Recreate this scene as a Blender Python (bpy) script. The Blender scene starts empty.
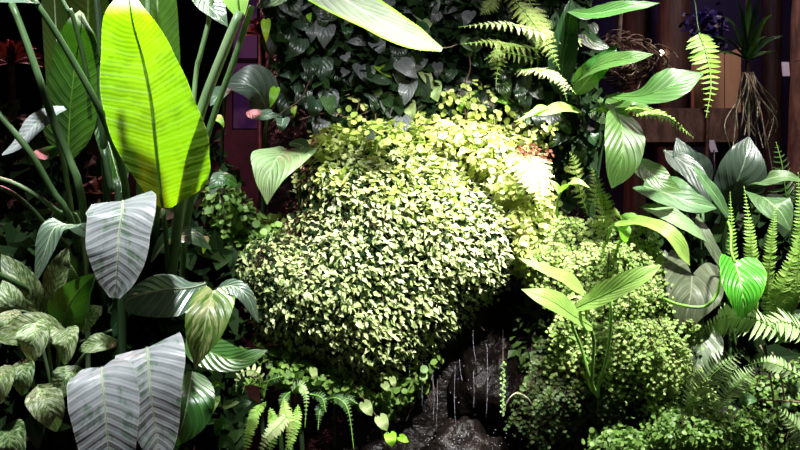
import bpy, math, random
from mathutils import Vector
from mathutils.noise import noise as pnoise
random.seed(11)
R = random.Random(5)
scn = bpy.context.scene
COL = scn.collection
CZ = 1.40
F = 800.0
GROUND = 0.45
def V(*a): return Vector(a)
def P(px, py, Y): return Vector(((px-400)/F*Y, Y, CZ-(py-225)/F*Y))
def PP(t, dY=0): return P(t[0], t[1], t[2]+dY)

# ------------------------------------------------------------------ materials
def nt(name):
    m = bpy.data.materials.new(name); m.use_nodes = True
    t = m.node_tree; t.nodes.clear()
    return m, t
def nd(t, typ, **kw):
    n = t.nodes.new(typ)
    for k, v in kw.items():
        if k.startswith('i_'):
            key = k[2:]
            n.inputs[int(key) if key.isdigit() else key].default_value = v
        else: setattr(n, k, v)
    return n
def mth(t, op, a, b=None, c=None, clamp=False):
    n = t.nodes.new('ShaderNodeMath'); n.operation = op; n.use_clamp = clamp
    for i, x in enumerate((a, b, c)):
        if x is None: continue
        if isinstance(x, (int, float)): n.inputs[i].default_value = x
        else: t.links.new(x, n.inputs[i])
    return n.outputs[0]
def mixc(t, fac, a, b, mode='MIX'):
    n = t.nodes.new('ShaderNodeMix'); n.data_type = 'RGBA'; n.blend_type = mode
    for sock, x in ((n.inputs['Factor'], fac), (n.inputs['A'], a), (n.inputs['B'], b)):
        if isinstance(x, (int, float)): sock.default_value = x
        elif isinstance(x, tuple): sock.default_value = (x[0], x[1], x[2], 1)
        else: t.links.new(x, sock)
    return n.outputs['Result']
def sstep(t, x, lo, hi):
    n = t.nodes.new('ShaderNodeMapRange'); n.interpolation_type = 'SMOOTHSTEP'
    t.links.new(x, n.inputs[0]); n.inputs[1].default_value = lo; n.inputs[2].default_value = hi
    return n.outputs[0]

def leafmat(name, base, vein=None, freq=14, sweep=.55, veinw=.75, rough=.38, trans=.25, tcol=None,
            mottle=None, mid=None, edge=None, bump=.25, band=.25, tip=None, spec=.5, coat=0.0, jitter=.18, back=None):
    m, t = nt(name)
    out = nd(t, 'ShaderNodeOutputMaterial')
    pb = nd(t, 'ShaderNodeBsdfPrincipled', i_Roughness=rough)
    pb.inputs['Specular IOR Level'].default_value = spec
    pb.inputs['Coat Weight'].default_value = coat
    pb.inputs['Coat Roughness'].default_value = .3
    uv = nd(t, 'ShaderNodeUVMap')
    sp = nd(t, 'ShaderNodeSeparateXYZ'); t.links.new(uv.outputs[0], sp.inputs[0])
    u, v = sp.outputs[0], sp.outputs[1]
    a = mth(t, 'MULTIPLY', mth(t, 'ABSOLUTE', mth(t, 'SUBTRACT', u, .5)), 2.0)
    q = mth(t, 'SUBTRACT', v, mth(t, 'MULTIPLY', a, sweep/ max(1, 2.2)))
    tc = nd(t, 'ShaderNodeTexCoord')
    nz = nd(t, 'ShaderNodeTexNoise', i_Scale=14.0, i_Detail=4.0); t.links.new(tc.outputs['Object'], nz.inputs['Vector'])
    qn = mth(t, 'ADD', q, mth(t, 'MULTIPLY', nz.outputs[0], .035))
    s = mth(t, 'SINE', mth(t, 'MULTIPLY', qn, freq*6.2832))
    s2 = mth(t, 'SINE', mth(t, 'MULTIPLY', qn, freq*2.7*6.2832))
    vm = sstep(t, s, veinw, 1.0)
    col = mixc(t, mth(t, 'MULTIPLY', sstep(t, nz.outputs[0], .35, .7), .55), base, tuple(c*.5 for c in base))
    if band: col = mixc(t, mth(t, 'MULTIPLY', mth(t, 'ADD', mth(t, 'MULTIPLY', s2, .25), mth(t, 'MULTIPLY', s, .35)), band, clamp=True), col, tuple(c*.25 for c in base))
    if mottle:
        mc, sc, th, st = mottle
        mp = nd(t, 'ShaderNodeCombineXYZ'); t.links.new(mth(t, 'MULTIPLY', mth(t,'SUBTRACT',u,.5), sc), mp.inputs[0]); t.links.new(mth(t, 'MULTIPLY', q, sc*st), mp.inputs[1])
        oi0 = nd(t, 'ShaderNodeObjectInfo'); t.links.new(mth(t, 'MULTIPLY', oi0.outputs['Random'], 9.0), mp.inputs[2])
        n2 = nd(t, 'ShaderNodeTexNoise', i_Scale=1.0, i_Detail=5.0, i_Roughness=.65); t.links.new(mp.outputs[0], n2.inputs['Vector'])
        col = mixc(t, sstep(t, n2.outputs[0], th, th+.12), col, mc)
    if vein: col = mixc(t, mth(t, 'MULTIPLY', vm, .7), col, vein)
    if tip: col = mixc(t, sstep(t, v, tip[1], tip[2]), col, tip[0])
    if edge: col = mixc(t, sstep(t, a, edge[1], 1.0), col, edge[0])
    if mid: col = mixc(t, sstep(t, mth(t, 'SUBTRACT', 1.0, a), 1-mid[1], 1-mid[1]*.5), col, mid[0])
    oi = nd(t, 'ShaderNodeObjectInfo')
    hs = nd(t, 'ShaderNodeHueSaturation')
    t.links.new(mth(t, 'ADD', mth(t, 'MULTIPLY', oi.outputs['Random'], .03), .485), hs.inputs['Hue'])
    t.links.new(mth(t, 'ADD', mth(t, 'MULTIPLY', oi.outputs['Random'], jitter*2), 1-jitter), hs.inputs['Value'])
    t.links.new(col, hs.inputs['Color']); col = hs.outputs[0]
    if back:
        g = nd(t, 'ShaderNodeNewGeometry'); col = mixc(t, g.outputs['Backfacing'], col, back)
    t.links.new(col, pb.inputs['Base Color'])
    t.links.new(mth(t, 'ADD', mth(t, 'MULTIPLY', nz.outputs[0], .25), rough-.12), pb.inputs['Roughness'])
    bp = nd(t, 'ShaderNodeBump', i_Strength=bump, i_Distance=.004)
    t.links.new(mth(t, 'ADD', mth(t, 'MULTIPLY', s, .7), mth(t, 'MULTIPLY', s2, .2)), bp.inputs['Height'])
    t.links.new(bp.outputs[0], pb.inputs['Normal'])
    if trans > 0:
        tr = nd(t, 'ShaderNodeBsdfTranslucent')
        tcl = mixc(t, mth(t, 'MULTIPLY', mth(t, 'ADD', mth(t, 'MULTIPLY', s2, .35), mth(t, 'MULTIPLY', sstep(t, nz.outputs[0], .42, .62), .6)), .75, clamp=True), tcol or tuple(min(1, c*1.6) for c in base), tuple(c*.4 for c in (tcol or base)))
        if tip: tcl = mixc(t, sstep(t, v, tip[1], tip[2]), tcl, (.5,.6,.42))  # glare on the curled tip put into the transmitted colour
        if mid: tcl = mixc(t, sstep(t, mth(t, 'SUBTRACT', 1.0, a), 1-mid[1], 1-mid[1]*.5), tcl, tuple(c*.25 for c in (tcol or base)))
        t.links.new(tcl, tr.inputs[0])
        mx = nd(t, 'ShaderNodeMixShader', i_0=trans)
        t.links.new(pb.outputs[0], mx.inputs[1]); t.links.new(tr.outputs[0], mx.inputs[2])
        t.links.new(mx.outputs[0], out.inputs[0])
    else: t.links.new(pb.outputs[0], out.inputs[0])
    return m

def smallmat(name, c1, c2, c3, trans=.25, rough=.45, spec=.5):
    """small leaves: colour per leaf from a random face attribute"""
    m, t = nt(name)
    out = nd(t, 'ShaderNodeOutputMaterial'); pb = nd(t, 'ShaderNodeBsdfPrincipled', i_Roughness=rough)
    pb.inputs['Specular IOR Level'].default_value = spec
    at = nd(t, 'ShaderNodeAttribute', attribute_name='rnd')
    cr = nd(t, 'ShaderNodeValToRGB')
    e = cr.color_ramp.elements
    e[0].position = 0; e[0].color = (*c1, 1); e[1].position = 1; e[1].color = (*c3, 1)
    k = e.new(.5); k.color = (*c2, 1)
    t.links.new(at.outputs['Fac'], cr.inputs[0])
    t.links.new(cr.outputs[0], pb.inputs['Base Color'])
    tr = nd(t, 'ShaderNodeBsdfTranslucent'); t.links.new(cr.outputs[0], tr.inputs[0])
    mx = nd(t, 'ShaderNodeMixShader', i_0=trans)
    t.links.new(pb.outputs[0], mx.inputs[1]); t.links.new(tr.outputs[0], mx.inputs[2]); t.links.new(mx.outputs[0], out.inputs[0])
    return m

def solid(name, base, rough=.6, dark=None, scale=12, bump=.3, stretch=(1,1,1), spec=.4, dist=.01, metal=0):
    m, t = nt(name)
    out = nd(t, 'ShaderNodeOutputMaterial'); pb = nd(t, 'ShaderNodeBsdfPrincipled', i_Roughness=rough, i_Metallic=metal)
    pb.inputs['Specular IOR Level'].default_value = spec
    tc = nd(t, 'ShaderNodeTexCoord'); mp = nd(t, 'ShaderNodeMapping'); mp.inputs['Scale'].default_value = stretch
    t.links.new(tc.outputs['Object'], mp.inputs[0])
    nz = nd(t, 'ShaderNodeTexNoise', i_Scale=scale, i_Detail=6.0, i_Roughness=.6); t.links.new(mp.outputs[0], nz.inputs['Vector'])
    col = mixc(t, sstep(t, nz.outputs[0], .35, .65), dark or tuple(c*.5 for c in base), base)
    t.links.new(col, pb.inputs['Base Color'])
    bp = nd(t, 'ShaderNodeBump', i_Strength=bump, i_Distance=dist); t.links.new(nz.outputs[0], bp.inputs['Height']); t.links.new(bp.outputs[0], pb.inputs['Normal'])
    t.links.new(pb.outputs[0], out.inputs[0])
    return m
def glow(name, col, strength, col2=None, scale=3):
    m, t = nt(name)
    out = nd(t, 'ShaderNodeOutputMaterial'); em = nd(t, 'ShaderNodeEmission', i_Strength=strength)
    tc = nd(t, 'ShaderNodeTexCoord'); nz = nd(t, 'ShaderNodeTexNoise', i_Scale=scale, i_Detail=3.0); t.links.new(tc.outputs['Object'], nz.inputs['Vector'])
    t.links.new(mixc(t, sstep(t, nz.outputs[0], .38, .62), col2 or col, col), em.inputs[0]); t.links.new(em.outputs[0], out.inputs[0])
    return m

class MatDict(dict):
    def __missing__(self, k): return k
M = MatDict()
# big paddle leaves
M['backlit'] = leafmat('backlit_leaf', (.09,.20,.010), vein=(.16,.32,.02), freq=17, sweep=.16, veinw=.82, trans=.62, tcol=(.29,.66,.006), mid=((.05,.14,.01), .055), band=.7, bump=.45, jitter=0, rough=.45, tip=((.5,.6,.42), .90, 1.0), edge=((.35,.55,.1), .965))  # whitish tip colour paints the glare on the curled top
M['darkpad'] = leafmat('dark_paddle', (.022,.07,.010), vein=(.06,.16,.02), freq=15, sweep=.35, trans=.3, tcol=(.04,.14,.006), mid=((.14,.30,.04), .05), band=.5, bump=.4, tip=((.5,.6,.45), .86, .95), jitter=.05)
M['darkpad2'] = leafmat('dark_paddle_plain', (.035,.10,.012), vein=(.06,.16,.02), freq=18, sweep=.35, trans=.3, tcol=(.04,.12,.006), mid=((.3,.5,.12), .06), band=.5, jitter=.05)
M['sheenpad'] = leafmat('sheen_grey_paddle', (.37,.41,.41), vein=(.48,.51,.51), freq=14, sweep=.28, veinw=.2, trans=.06, mid=((.55,.62,.45), .05), band=.11, bump=.2, rough=.38, spec=.7, edge=((.5,.5,.42), .96), mottle=((.14,.22,.15), 4.0, .50, 1.2), jitter=.06)  # cool overhead gloss painted as a pale grey base colour
M['greygreen'] = leafmat('grey_green_leaf', (.12,.20,.13), vein=(.26,.36,.24), freq=10, sweep=.5, trans=.12, mid=((.45,.6,.36), .07), rough=.33, spec=.7, band=.3, bump=.4)
M['mottled'] = leafmat('mottled_leaf', (.06,.14,.035), vein=(.15,.27,.08), freq=9, sweep=.6, trans=.15, mid=((.2,.32,.1), .07), mottle=((.36,.47,.22), 9.0, .47, 2.0), rough=.42, band=.2)
M['mottled_pale'] = leafmat('mottled_pale_leaf', (.16,.28,.07), freq=9, sweep=.6, trans=.2, mid=((.3,.45,.16), .07), mottle=((.52,.62,.36), 8.0, .45, 2.2), rough=.42, band=.2)
M['variegated'] = leafmat('cream_centred_leaf', (.10,.26,.04), vein=(.28,.42,.1), freq=8, sweep=.9, trans=.2, mottle=((.56,.64,.26), 4.0, .46, 1.3), mid=((.6,.7,.35), .05), rough=.36, band=.4, edge=((.16,.34,.05), .6))
M['gloss'] = leafmat('glossy_green', (.045,.15,.025), vein=(.08,.22,.05), freq=9, sweep=.8, trans=.18, tcol=(.1,.35,.02), mid=((.14,.3,.07), .06), rough=.30, spec=.6, band=.3)
M['glossdark'] = leafmat('glossy_dark', (.018,.055,.02), vein=(.04,.10,.03), freq=9, sweep=.8, trans=.1, mid=((.08,.18,.05), .06), rough=.32, spec=.6, band=.3)
M['lily'] = leafmat('lily_leaf', (.062,.150,.034), vein=(.11,.22,.06), freq=8, sweep=.9, veinw=.5, trans=.2, tcol=(.2,.55,.05), mid=((.2,.42,.12), .05), rough=.38, spec=.5, band=.4, bump=.3)
M['brightlily'] = leafmat('bright_lily_leaf', (.36,.62,.13), vein=(.42,.66,.18), freq=9, sweep=.9, trans=.35, tcol=(.3,.75,.04), mid=((.3,.6,.15), .05), rough=.4, band=.3, jitter=.08)
M['overhang'] = leafmat('overhanging_leaf', (.22,.27,.20), vein=(.36,.40,.33), freq=9, sweep=.9, veinw=.8, trans=.3, tcol=(.5,.8,.08), mid=((.7,.74,.64), .05), rough=.38, spec=.7, band=.3, edge=((.25,.5,.03), .8), jitter=0)
M['arum'] = leafmat('arum_leaf', (.26,.40,.17), vein=(.36,.52,.28), freq=8, sweep=1.1, veinw=.5, trans=.2, mid=((.4,.55,.3), .05), rough=.4, band=.4, bump=.5, jitter=0)
M['heart'] = leafmat('bright_heart_leaf', (.10,.42,.025), vein=(.30,.60,.12), freq=8, sweep=1.3, veinw=.75, trans=.3, tcol=(.2,.7,.02), mid=((.35,.62,.15), .06), rough=.28, spec=.7, band=.4, bump=.7, jitter=0, edge=((.22,.6,.05), .9))
M['olive'] = leafmat('grey_olive_leaf', (.085,.115,.06), vein=(.13,.155,.09), freq=6, sweep=1.2, trans=.1, mid=((.20,.22,.15), .03), rough=.45, band=.3, mottle=((.11,.14,.08), 4.0, .5, 1.5), spec=.25)
M['marbled'] = leafmat('marbled_leaf', (.09,.14,.06), trans=.1, freq=7, mottle=((.34,.39,.28), 5.0, .5, 1.5), rough=.45)
M['slate'] = leafmat('slate_leaf', (.040,.064,.045), vein=(.065,.095,.065), freq=6, sweep=1.1, veinw=.85, trans=.08, mid=((.14,.2,.13), .04), rough=.42, band=.3)
M['arumgreen'] = leafmat('arum_green', (.065,.14,.045), vein=(.11,.19,.08), freq=6, sweep=1.1, trans=.12, mid=((.26,.36,.18), .04), mottle=((.10,.19,.075), 5.0, .5, 1.6), rough=.48, spec=.4, band=.25, bump=.15)
M['vdark'] = leafmat('vine_dark', (.022,.044,.022), vein=(.035,.05,.04), freq=4, sweep=1.4, trans=.05, rough=.34, spec=.5, band=.1, bump=.25, jitter=.35)
M['vgrey'] = leafmat('vine_painted_sheen', (.125,.14,.14), vein=(.07,.085,.08), freq=4, sweep=1.4, trans=.05, rough=.36, spec=.6, band=.15, bump=.35, jitter=.3)  # soft sheen of the glossy leaves put into the grey base
M['vgreen'] = leafmat('vine_green', (.06,.12,.04), vein=(.1,.19,.07), freq=5, sweep=1.4, trans=.1, rough=.38, band=.3, bump=.6, jitter=.3)
M['vpale'] = leafmat('vine_pale', (.34,.46,.18), vein=(.42,.55,.25), freq=5, sweep=1.4, trans=.3, rough=.4, band=.2, jitter=.15)
M['vlime'] = leafmat('vine_lime', (.26,.48,.03), trans=.4, freq=5, sweep=1.4, rough=.45, band=.2, jitter=.2)
M['redleaf'] = leafmat('red_leaf', (.10,.02,.014), vein=(.2,.05,.03), trans=.15, freq=5, rough=.5)
M['stalk'] = solid('green_stalk', (.075,.15,.05), .42, (.045,.10,.03), 20, .1, (1,1,.1))
M['stalkpale'] = solid('pale_green_stalk', (.17,.27,.12), .4, (.11,.2,.08), 20, .1, (1,1,.1))
M['stalkdark'] = solid('dark_stalk', (.025,.06,.02), .42, None, 20, .1, (1,1,.1))
M['stalkbright'] = solid('bright_stalk', (.24,.48,.08), .45, (.16,.36,.05), 20, .1)
M['midrib'] = solid('midrib_pale', (.52,.60,.40), .45, (.42,.5,.32), 20, .1)
M['midgreen'] = solid('midrib_green', (.10,.26,.02), .45, None, 20, .1)
M['stem'] = solid('brown_stem', (.12,.07,.04), .8, (.05,.03,.02), 30, .4)
M['root'] = solid('tan_root', (.34,.25,.17), .75, (.16,.11,.08), 40, .4)
M['rootpale'] = solid('pale_root', (.60,.58,.40), .7, (.17,.17,.11), 40, .3)
M['coreshade'] = solid('dark_core_shade', (.018,.02,.008), .9, (.006,.006,.004), 30, .6)  # near-black standing in for the shade behind the leaves
M['rock'] = solid('wet_rock', (.009,.006,.005), .34, (.003,.002,.002), 9, 1.0, spec=.22, dist=.04)
M['soil'] = solid('soil', (.03,.02,.012), .9, (.012,.008,.006), 14, 1.0, dist=.03)
M['wall'] = solid('dark_wall', (.02,.012,.012), .8, (.010,.006,.010), 3, .4)
M['wood'] = solid('red_brown_wood', (.075,.035,.022), .6, (.03,.014,.011), 10, .5, (6,6,.5))
M['trunk'] = solid('greybrown_bark', (.17,.10,.07), .85, (.07,.04,.03), 22, 1.0, (1,1,.35), dist=.02)
M['tan'] = solid('tan_board', (.50,.31,.18), .55, (.38,.22,.12), 5, .2, (1,1,.2))
M['frame'] = solid('dark_frame', (.05,.012,.03), .6, None, 8, .2)
M['white'] = solid('white_tag', (.75,.72,.85), .5, (.68,.66,.8), 8, .05)
M['metal'] = solid('wire', (.12,.12,.12), .4, None, 10, .1, metal=.8)
M['purple'] = glow('purple_pane', (.20,.06,.17), .25, (.07,.02,.10), 4)
M['redpane'] = glow('red_pane', (.30,.05,.06), .35, (.08,.01,.03), 4)
M['lamp'] = glow('lamp_glass', (1,.75,.5), 25)
M['bluefl'] = smallmat('blue_petal', (.004,.002,.04), (.008,.004,.07), (.015,.008,.11), .1)
# small leaf foliage
M['cream'] = smallmat('cream_green_small', (.22,.32,.10), (.44,.54,.22), (.66,.70,.40), .18, .4)
M['yellow'] = smallmat('yellow_green_small', (.20,.34,.04), (.46,.56,.13), (.70,.70,.34), .28, .45)
M['midg'] = smallmat('mid_green_small', (.07,.16,.025), (.14,.27,.05), (.26,.42,.09), .25, .5)
M['maid'] = smallmat('maidenhair_green', (.17,.32,.05), (.33,.50,.11), (.52,.66,.22), .3, .55)
M['maidshade'] = smallmat('maidenhair_shaded', (.03,.07,.012), (.06,.12,.02), (.12,.2,.04), .25, .55)  # shaded copy of the maidenhair green, darkness put into the colour
M['shadefol'] = smallmat('shaded_green_small', (.005,.014,.004), (.009,.026,.006), (.02,.046,.01), .15, .75, .12)  # shade put into the colour, for leaf gaps and dark undergrowth
M['reddish'] = smallmat('rust_small', (.12,.03,.015), (.25,.07,.04), (.38,.12,.06), .2, .6)
M['fernpale'] = smallmat('fern_pale', (.45,.56,.22), (.58,.68,.32), (.72,.78,.48), .3, .5)
M['fernyel'] = smallmat('fern_yellow', (.26,.38,.08), (.36,.48,.12), (.48,.58,.20), .3, .5)
M['ferngreen'] = smallmat('fern_green', (.18,.38,.05), (.30,.52,.09), (.45,.66,.16), .3, .5)
M['ferngrey'] = smallmat('fern_greygreen', (.24,.40,.14), (.36,.52,.22), (.48,.62,.32), .25, .5)
M['ferndark'] = smallmat('fern_dark', (.03,.07,.02), (.05,.12,.03), (.10,.18,.05), .2, .5)
M['water'] = None
def watermat():
    m, t = nt('water_trickle'); out = nd(t, 'ShaderNodeOutputMaterial')
    pb = nd(t, 'ShaderNodeBsdfPrincipled', i_Roughness=.08); pb.inputs['Base Color'].default_value = (.75,.72,.9,1)
    pb.inputs['Transmission Weight'].default_value = .6; pb.inputs['IOR'].default_value = 1.33
    nz = nd(t, 'ShaderNodeTexNoise', i_Scale=60.0); bp = nd(t, 'ShaderNodeBump', i_Strength=.8, i_Distance=.01)
    t.links.new(nz.outputs[0], bp.inputs['Height']); t.links.new(bp.outputs[0], pb.inputs['Normal'])
    t.links.new(pb.outputs[0], out.inputs[0]); return m
M['water'] = watermat()

# ------------------------------------------------------------------ object helpers
ORG = {}
def root(name, loc, label, cat, group=None, kind=None):
    o = bpy.data.objects.new(name, None); COL.objects.link(o)
    o.empty_display_size = .05
    o.location = loc; o['label'] = label; o['category'] = cat
    if group: o['group'] = group
    if kind: o['kind'] = kind
    ORG[o] = Vector(loc)
    return o
def build(name, verts, faces, mat, parent=None, uvs=None, rnd=None, smooth=True, kind=None):
    me = bpy.data.meshes.new(name)
    org = ORG[parent] if parent else Vector((0,0,0))
    me.from_pydata([(v[0]-org[0], v[1]-org[1], v[2]-org[2]) for v in verts], [], faces)
    if uvs is not None:
        ul = me.uv_layers.new(name='UVMap')
        li = [0]*len(me.loops); me.loops.foreach_get('vertex_index', li)
        flat = []
        for i in li: flat.extend(uvs[i])
        ul.data.foreach_set('uv', flat)
    if rnd is not None:
        at = me.attributes.new('rnd', 'FLOAT', 'FACE'); at.data.foreach_set('value', rnd)
    if smooth: me.polygons.foreach_set('use_smooth', [True]*len(me.polygons))
    me.materials.append(mat); me.update()
    o = bpy.data.objects.new(name, me); COL.objects.link(o)
    if parent: o.parent = parent; ORG[o] = org
    else: ORG[o] = org
    if kind: o['kind'] = kind
    return o
def spline(pts, n):
    """Catmull-Rom through Vectors (or floats)"""
    if len(pts) == 1: return [pts[0]]*n
    out = []
    m = len(pts)-1
    for i in range(n):
        x = i/(n-1)*m; k = min(int(x), m-1); f = x-k
        p1, p2 = pts[k], pts[k+1]
        p0 = pts[k-1] if k > 0 else p1*2-p2
        p3 = pts[k+2] if k+2 <= m else p2*2-p1
        out.append(.5*((2*p1)+(p2-p0)*f+(2*p0-5*p1+4*p2-p3)*f*f+(3*p1-p0-3*p2+p3)*f**3))
    return out
def arcsample(pts, n):
    """(point, Y) pairs at equal arc length along the Catmull-Rom curve"""
    m = n*6
    cs = spline([PP(p) for p in pts], m); ln = [0]
    for i in range(m-1): ln.append(ln[-1]+(cs[i+1]-cs[i]).length)
    out = []; k = 0
    for i in range(n):
        d = ln[-1]*i/(n-1)
        while k < m-2 and ln[k+1] < d: k += 1
        f = min(1, max(0, (d-ln[k])/max(1e-9, ln[k+1]-ln[k])))
        out.append(cs[k].lerp(cs[k+1], f))
    return out, [c.y for c in out]
def tube_data(cs, radii, sides=7, Vt=None, Fc=None):
    Vt = [] if Vt is None else Vt; Fc = [] if Fc is None else Fc
    b0 = len(Vt); n = len(cs)
    up = Vector((0, 1, 0.13)); 
    for i, c in enumerate(cs):
        t = (cs[min(i+1, n-1)]-cs[max(i-1, 0)])
        if t.length < 1e-9: t = Vector((0,0,1))
        t.normalize()
        a = t.cross(up)
        if a.length < 1e-3: a = t.cross(Vector((1,0,0)))
        a.normalize(); b = t.cross(a)
        for k in range(sides):
            th = 2*math.pi*k/sides
            Vt.append(c+(a*math.cos(th)+b*math.sin(th))*radii[i])
    for i in range(n-1):
        for k in range(sides):
            k2 = (k+1) % sides
            Fc.append((b0+i*sides+k, b0+i*sides+k2, b0+(i+1)*sides+k2, b0+(i+1)*sides+k))
    Fc.append(tuple(b0+k for k in range(sides))[::-1]); Fc.append(tuple(b0+(n-1)*sides+k for k in range(sides)))
    return Vt, Fc
def stalk(parent, pts, r0, r1, mat, name='leaf_stalk', n=18, sides=7, ground=False):
    """pts px,py,Y ; radii in px"""
    if ground: pts = [(p[0], p[1], p[2]+(min(.5, max(0, p[1]-225)/110*.45) if p[0] < 260 else 0)) for p in pts]
    ws = [PP(p) for p in pts]
    Yav = sum(p[2] for p in pts)/len(pts)
    if ground:
        l = ws[-1]; ws.append(Vector((l.x+(R.random()-.5)*.04, l.y+.05, GROUND-.035)))
    cs = spline(ws, n)
    rr = [(r0+(r1-r0)*i/(n-1))*Yav/F for i in range(n)]
    v, f = tube_data(cs, rr, sides)
    return build(name, v, f, M[mat], parent)

PROFILES = {
 'ovate': [0,.62,.92,1,.95,.82,.62,.36,0],
 'lance': [0,.45,.78,.96,1,.9,.7,.42,0],
 'heart': [.55,.95,1.0,.95,.84,.68,.48,.24,0],
 'paddle': [.3,.85,.97,1,1,.98,.92,.7,0],
 'strap': [.6,.9,1,1,.98,.92,.8,.55,0],
}
def leaf(parent, pts, wl, wr=None, mat='gloss', N=(0,-1,.45), fold=12, prof='ovate', lobe=0, wav=0, curl=0, mid=None, nv=22, nu=10, name='leaf', label=None, midr=1.2, twist=0):
    """pts: (px,py,Y) base->tip. wl/wr: half widths in px left/right looking base->tip: number or explicit list"""
    if wr is None: wr = wl
    def prf(w): return spline([float(x) for x in w], nv+1) if isinstance(w, (list, tuple)) else [x*w for x in spline([float(a) for a in PROFILES[prof]], nv+1)]
    WL, WR = prf(wl), prf(wr)
    cs, Ys = arcsample(pts, nv+1)
    L = sum((cs[i+1]-cs[i]).length for i in range(nv))
    Nh = Vector(N).normalized()
    vs = []; uvs = []; ns = []
    sd = R.random()*100
    for i in range(nv+1):
        T = (cs[min(i+1, nv)]-cs[max(i-1, 0)]).normalized()
        n = Nh-T*Nh.dot(T)
        if n.length < .05: n = Vector((0,-1,0))-T*Vector((0,-1,0)).dot(T)
        n.normalize()
        S = T.cross(n).normalized()
        if twist:
            a = math.radians(twist)*(i/nv-.5); S, n = S*math.cos(a)+n*math.sin(a), n*math.cos(a)-S*math.sin(a)
        proj = max(.4, math.hypot(S.x, S.z))
        fa = math.radians(fold)
        sc = Ys[i]/F/proj/max(.5, math.cos(fa))
        ns.append((cs[i], n))
        t = i/nv
        for j in range(2*nu+1):
            s = j/nu-1
            w = (WR[i] if s > 0 else WL[i])*sc
            w = max(w, 0)
            a = abs(s)
            p = cs[i]+S*(w*s*math.cos(fa))+n*(w*a*math.sin(fa)-w*a*a*curl)
            if lobe: p = p-T*(lobe*Ys[i]/F*max(0, 1-t*2.2)**1.5*math.sin(min(1, a*1.15)*math.pi*.62)*1.0)
            if wav: p = p+n*(wav*Ys[i]/F*a*pnoise(Vector((t*7+sd, s*1.3, sd))))
            vs.append(p); uvs.append((s*.5+.5, t))
    W = 2*nu+1
    fc = [(i*W+j, i*W+j+1, (i+1)*W+j+1, (i+1)*W+j) for i in range(nv) for j in range(2*nu)]
    o = build(name, vs, fc, M[mat], parent, uvs=uvs)
    if label: o['label'] = label
    if mid:
        rr = [max(.0006, midr*(1-.75*i/nv)*Ys[i]/F) for i in range(nv+1)]
        v, f = tube_data([c+n*.0008 for c, n in ns][:-1], rr[:-1], 6)
        build('midrib', v, f, M[mid], o)
    return o

# --- small leaf templates: (points, faces, face count) in (side, along, normal)
T_OV = ([(0,0,0),(-.36,.42,.1),(.36,.42,.1),(0,.5,0),(0,1,-.05)], [(0,3,1),(0,2,3),(1,3,4),(3,2,4)])
T_RD = ([(0,0,0),(-.42,.2,.05),(-.48,.6,.06),(0,.45,0),(.42,.2,.05),(.48,.6,.06),(-.2,.95,.02),(.2,.95,.02)], [(0,3,1),(1,3,2),(2,3,6),(3,7,6),(3,5,7),(4,5,3),(0,4,3)])
T_FAN = ([(0,0,0),(-.5,.55,.03),(-.28,.95,0),(0,.8,.05),(.28,.95,0),(.5,.55,.03)], [(0,2,1),(0,3,2),(0,4,3),(0,5,4)])
T_HT = ([(0,0,0),(-.4,-.12,.06),(-.52,.3,.1),(-.3,.68,.06),(0,.4,0),(.4,-.12,.06),(.52,.3,.1),(.3,.68,.06),(0,1.05,-.03)],
        [(0,4,1),(1,4,2),(2,4,3),(3,4,8),(0,5,4),(5,6,4),(6,7,4),(7,8,4)])
def put(acc, p, T, n, size, tmpl, rv, wid=1.0):
    vs, fs, rn = acc
    T = T.normalized(); n = (n-T*n.dot(T))
    if n.length < 1e-4: n = T.orthogonal()
    n.normalize(); S = T.cross(n)
    b = len(vs)
    for a, l, h in tmpl[0]: vs.append(p+S*(a*size*wid)+T*(l*size)+n*(h*size))
    for f in tmpl[1]: fs.append(tuple(b+i for i in f)); rn.append(rv)
def rv3(r=R): return Vector((r.gauss(0,1), r.gauss(0,1), r.gauss(0,1)))

def inpoly(poly, x, y):
    c = False; n = len(poly); j = n-1
    for i in range(n):
        xi, yi = poly[i]; xj, yj = poly[j]
        if (yi > y) != (yj > y) and x < (xj-xi)*(y-yi)/(yj-yi)+xi: c = not c
        j = i
    return c
def edist(poly, x, y):
    d = 1e9; n = len(poly)
    for i in range(n):
        x1, y1 = poly[i]; x2, y2 = poly[(i+1) % n]
        dx, dy = x2-x1, y2-y1; t = max(0, min(1, ((x-x1)*dx+(y-y1)*dy)/(dx*dx+dy*dy+1e-9)))
        d = min(d, math.hypot(x-x1-t*dx, y-y1-t*dy))
    return d
class Bulge:
    jit = 0
    """a leafy mass: its outline seen from the front, its back depth Y0 and how far (m) it swells forward"""
    def __init__(s, poly, Y0, D, Rr, lump=.03, seed=0): s.poly, s.Y0, s.D, s.R, s.lump, s.seed = poly, Y0, D, Rr, lump, seed
    def Y(s, x, y):
        d = edist(s.poly, x, y) if inpoly(s.poly, x, y) else 0
        u = min(1, d/s.R)
        return s.Y0-s.D*math.sqrt(max(0, 1-(1-u)**2))-s.lump*pnoise(Vector((x/28+s.seed, y/28, 0)))-s.lump*.6*pnoise(Vector((x/11+s.seed, y/11, 3)))
    def pos(s, x, y, back=0): Y = s.Y(x, y)+back; return P(x, y, Y)
    def nrm(s, x, y):
        a = s.pos(x+3, y)-s.pos(x-3, y); b = s.pos(x, y+3)-s.pos(x, y-3)
        n = a.cross(b)
        if n.y > 0: n = -n
        return n.normalized()
    def samples(s, n, r=R, dens=None):
        xs = [p[0] for p in s.poly]; ys = [p[1] for p in s.poly]; k = 0
        while k < n:
            x, y = r.uniform(min(xs), max(xs)), r.uniform(min(ys), max(ys))
            if not inpoly(s.poly, x, y): continue
            if dens and r.random() > dens(x, y): continue
            k += 1; yield x+r.gauss(0, s.jit), y+r.gauss(0, s.jit)
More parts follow.
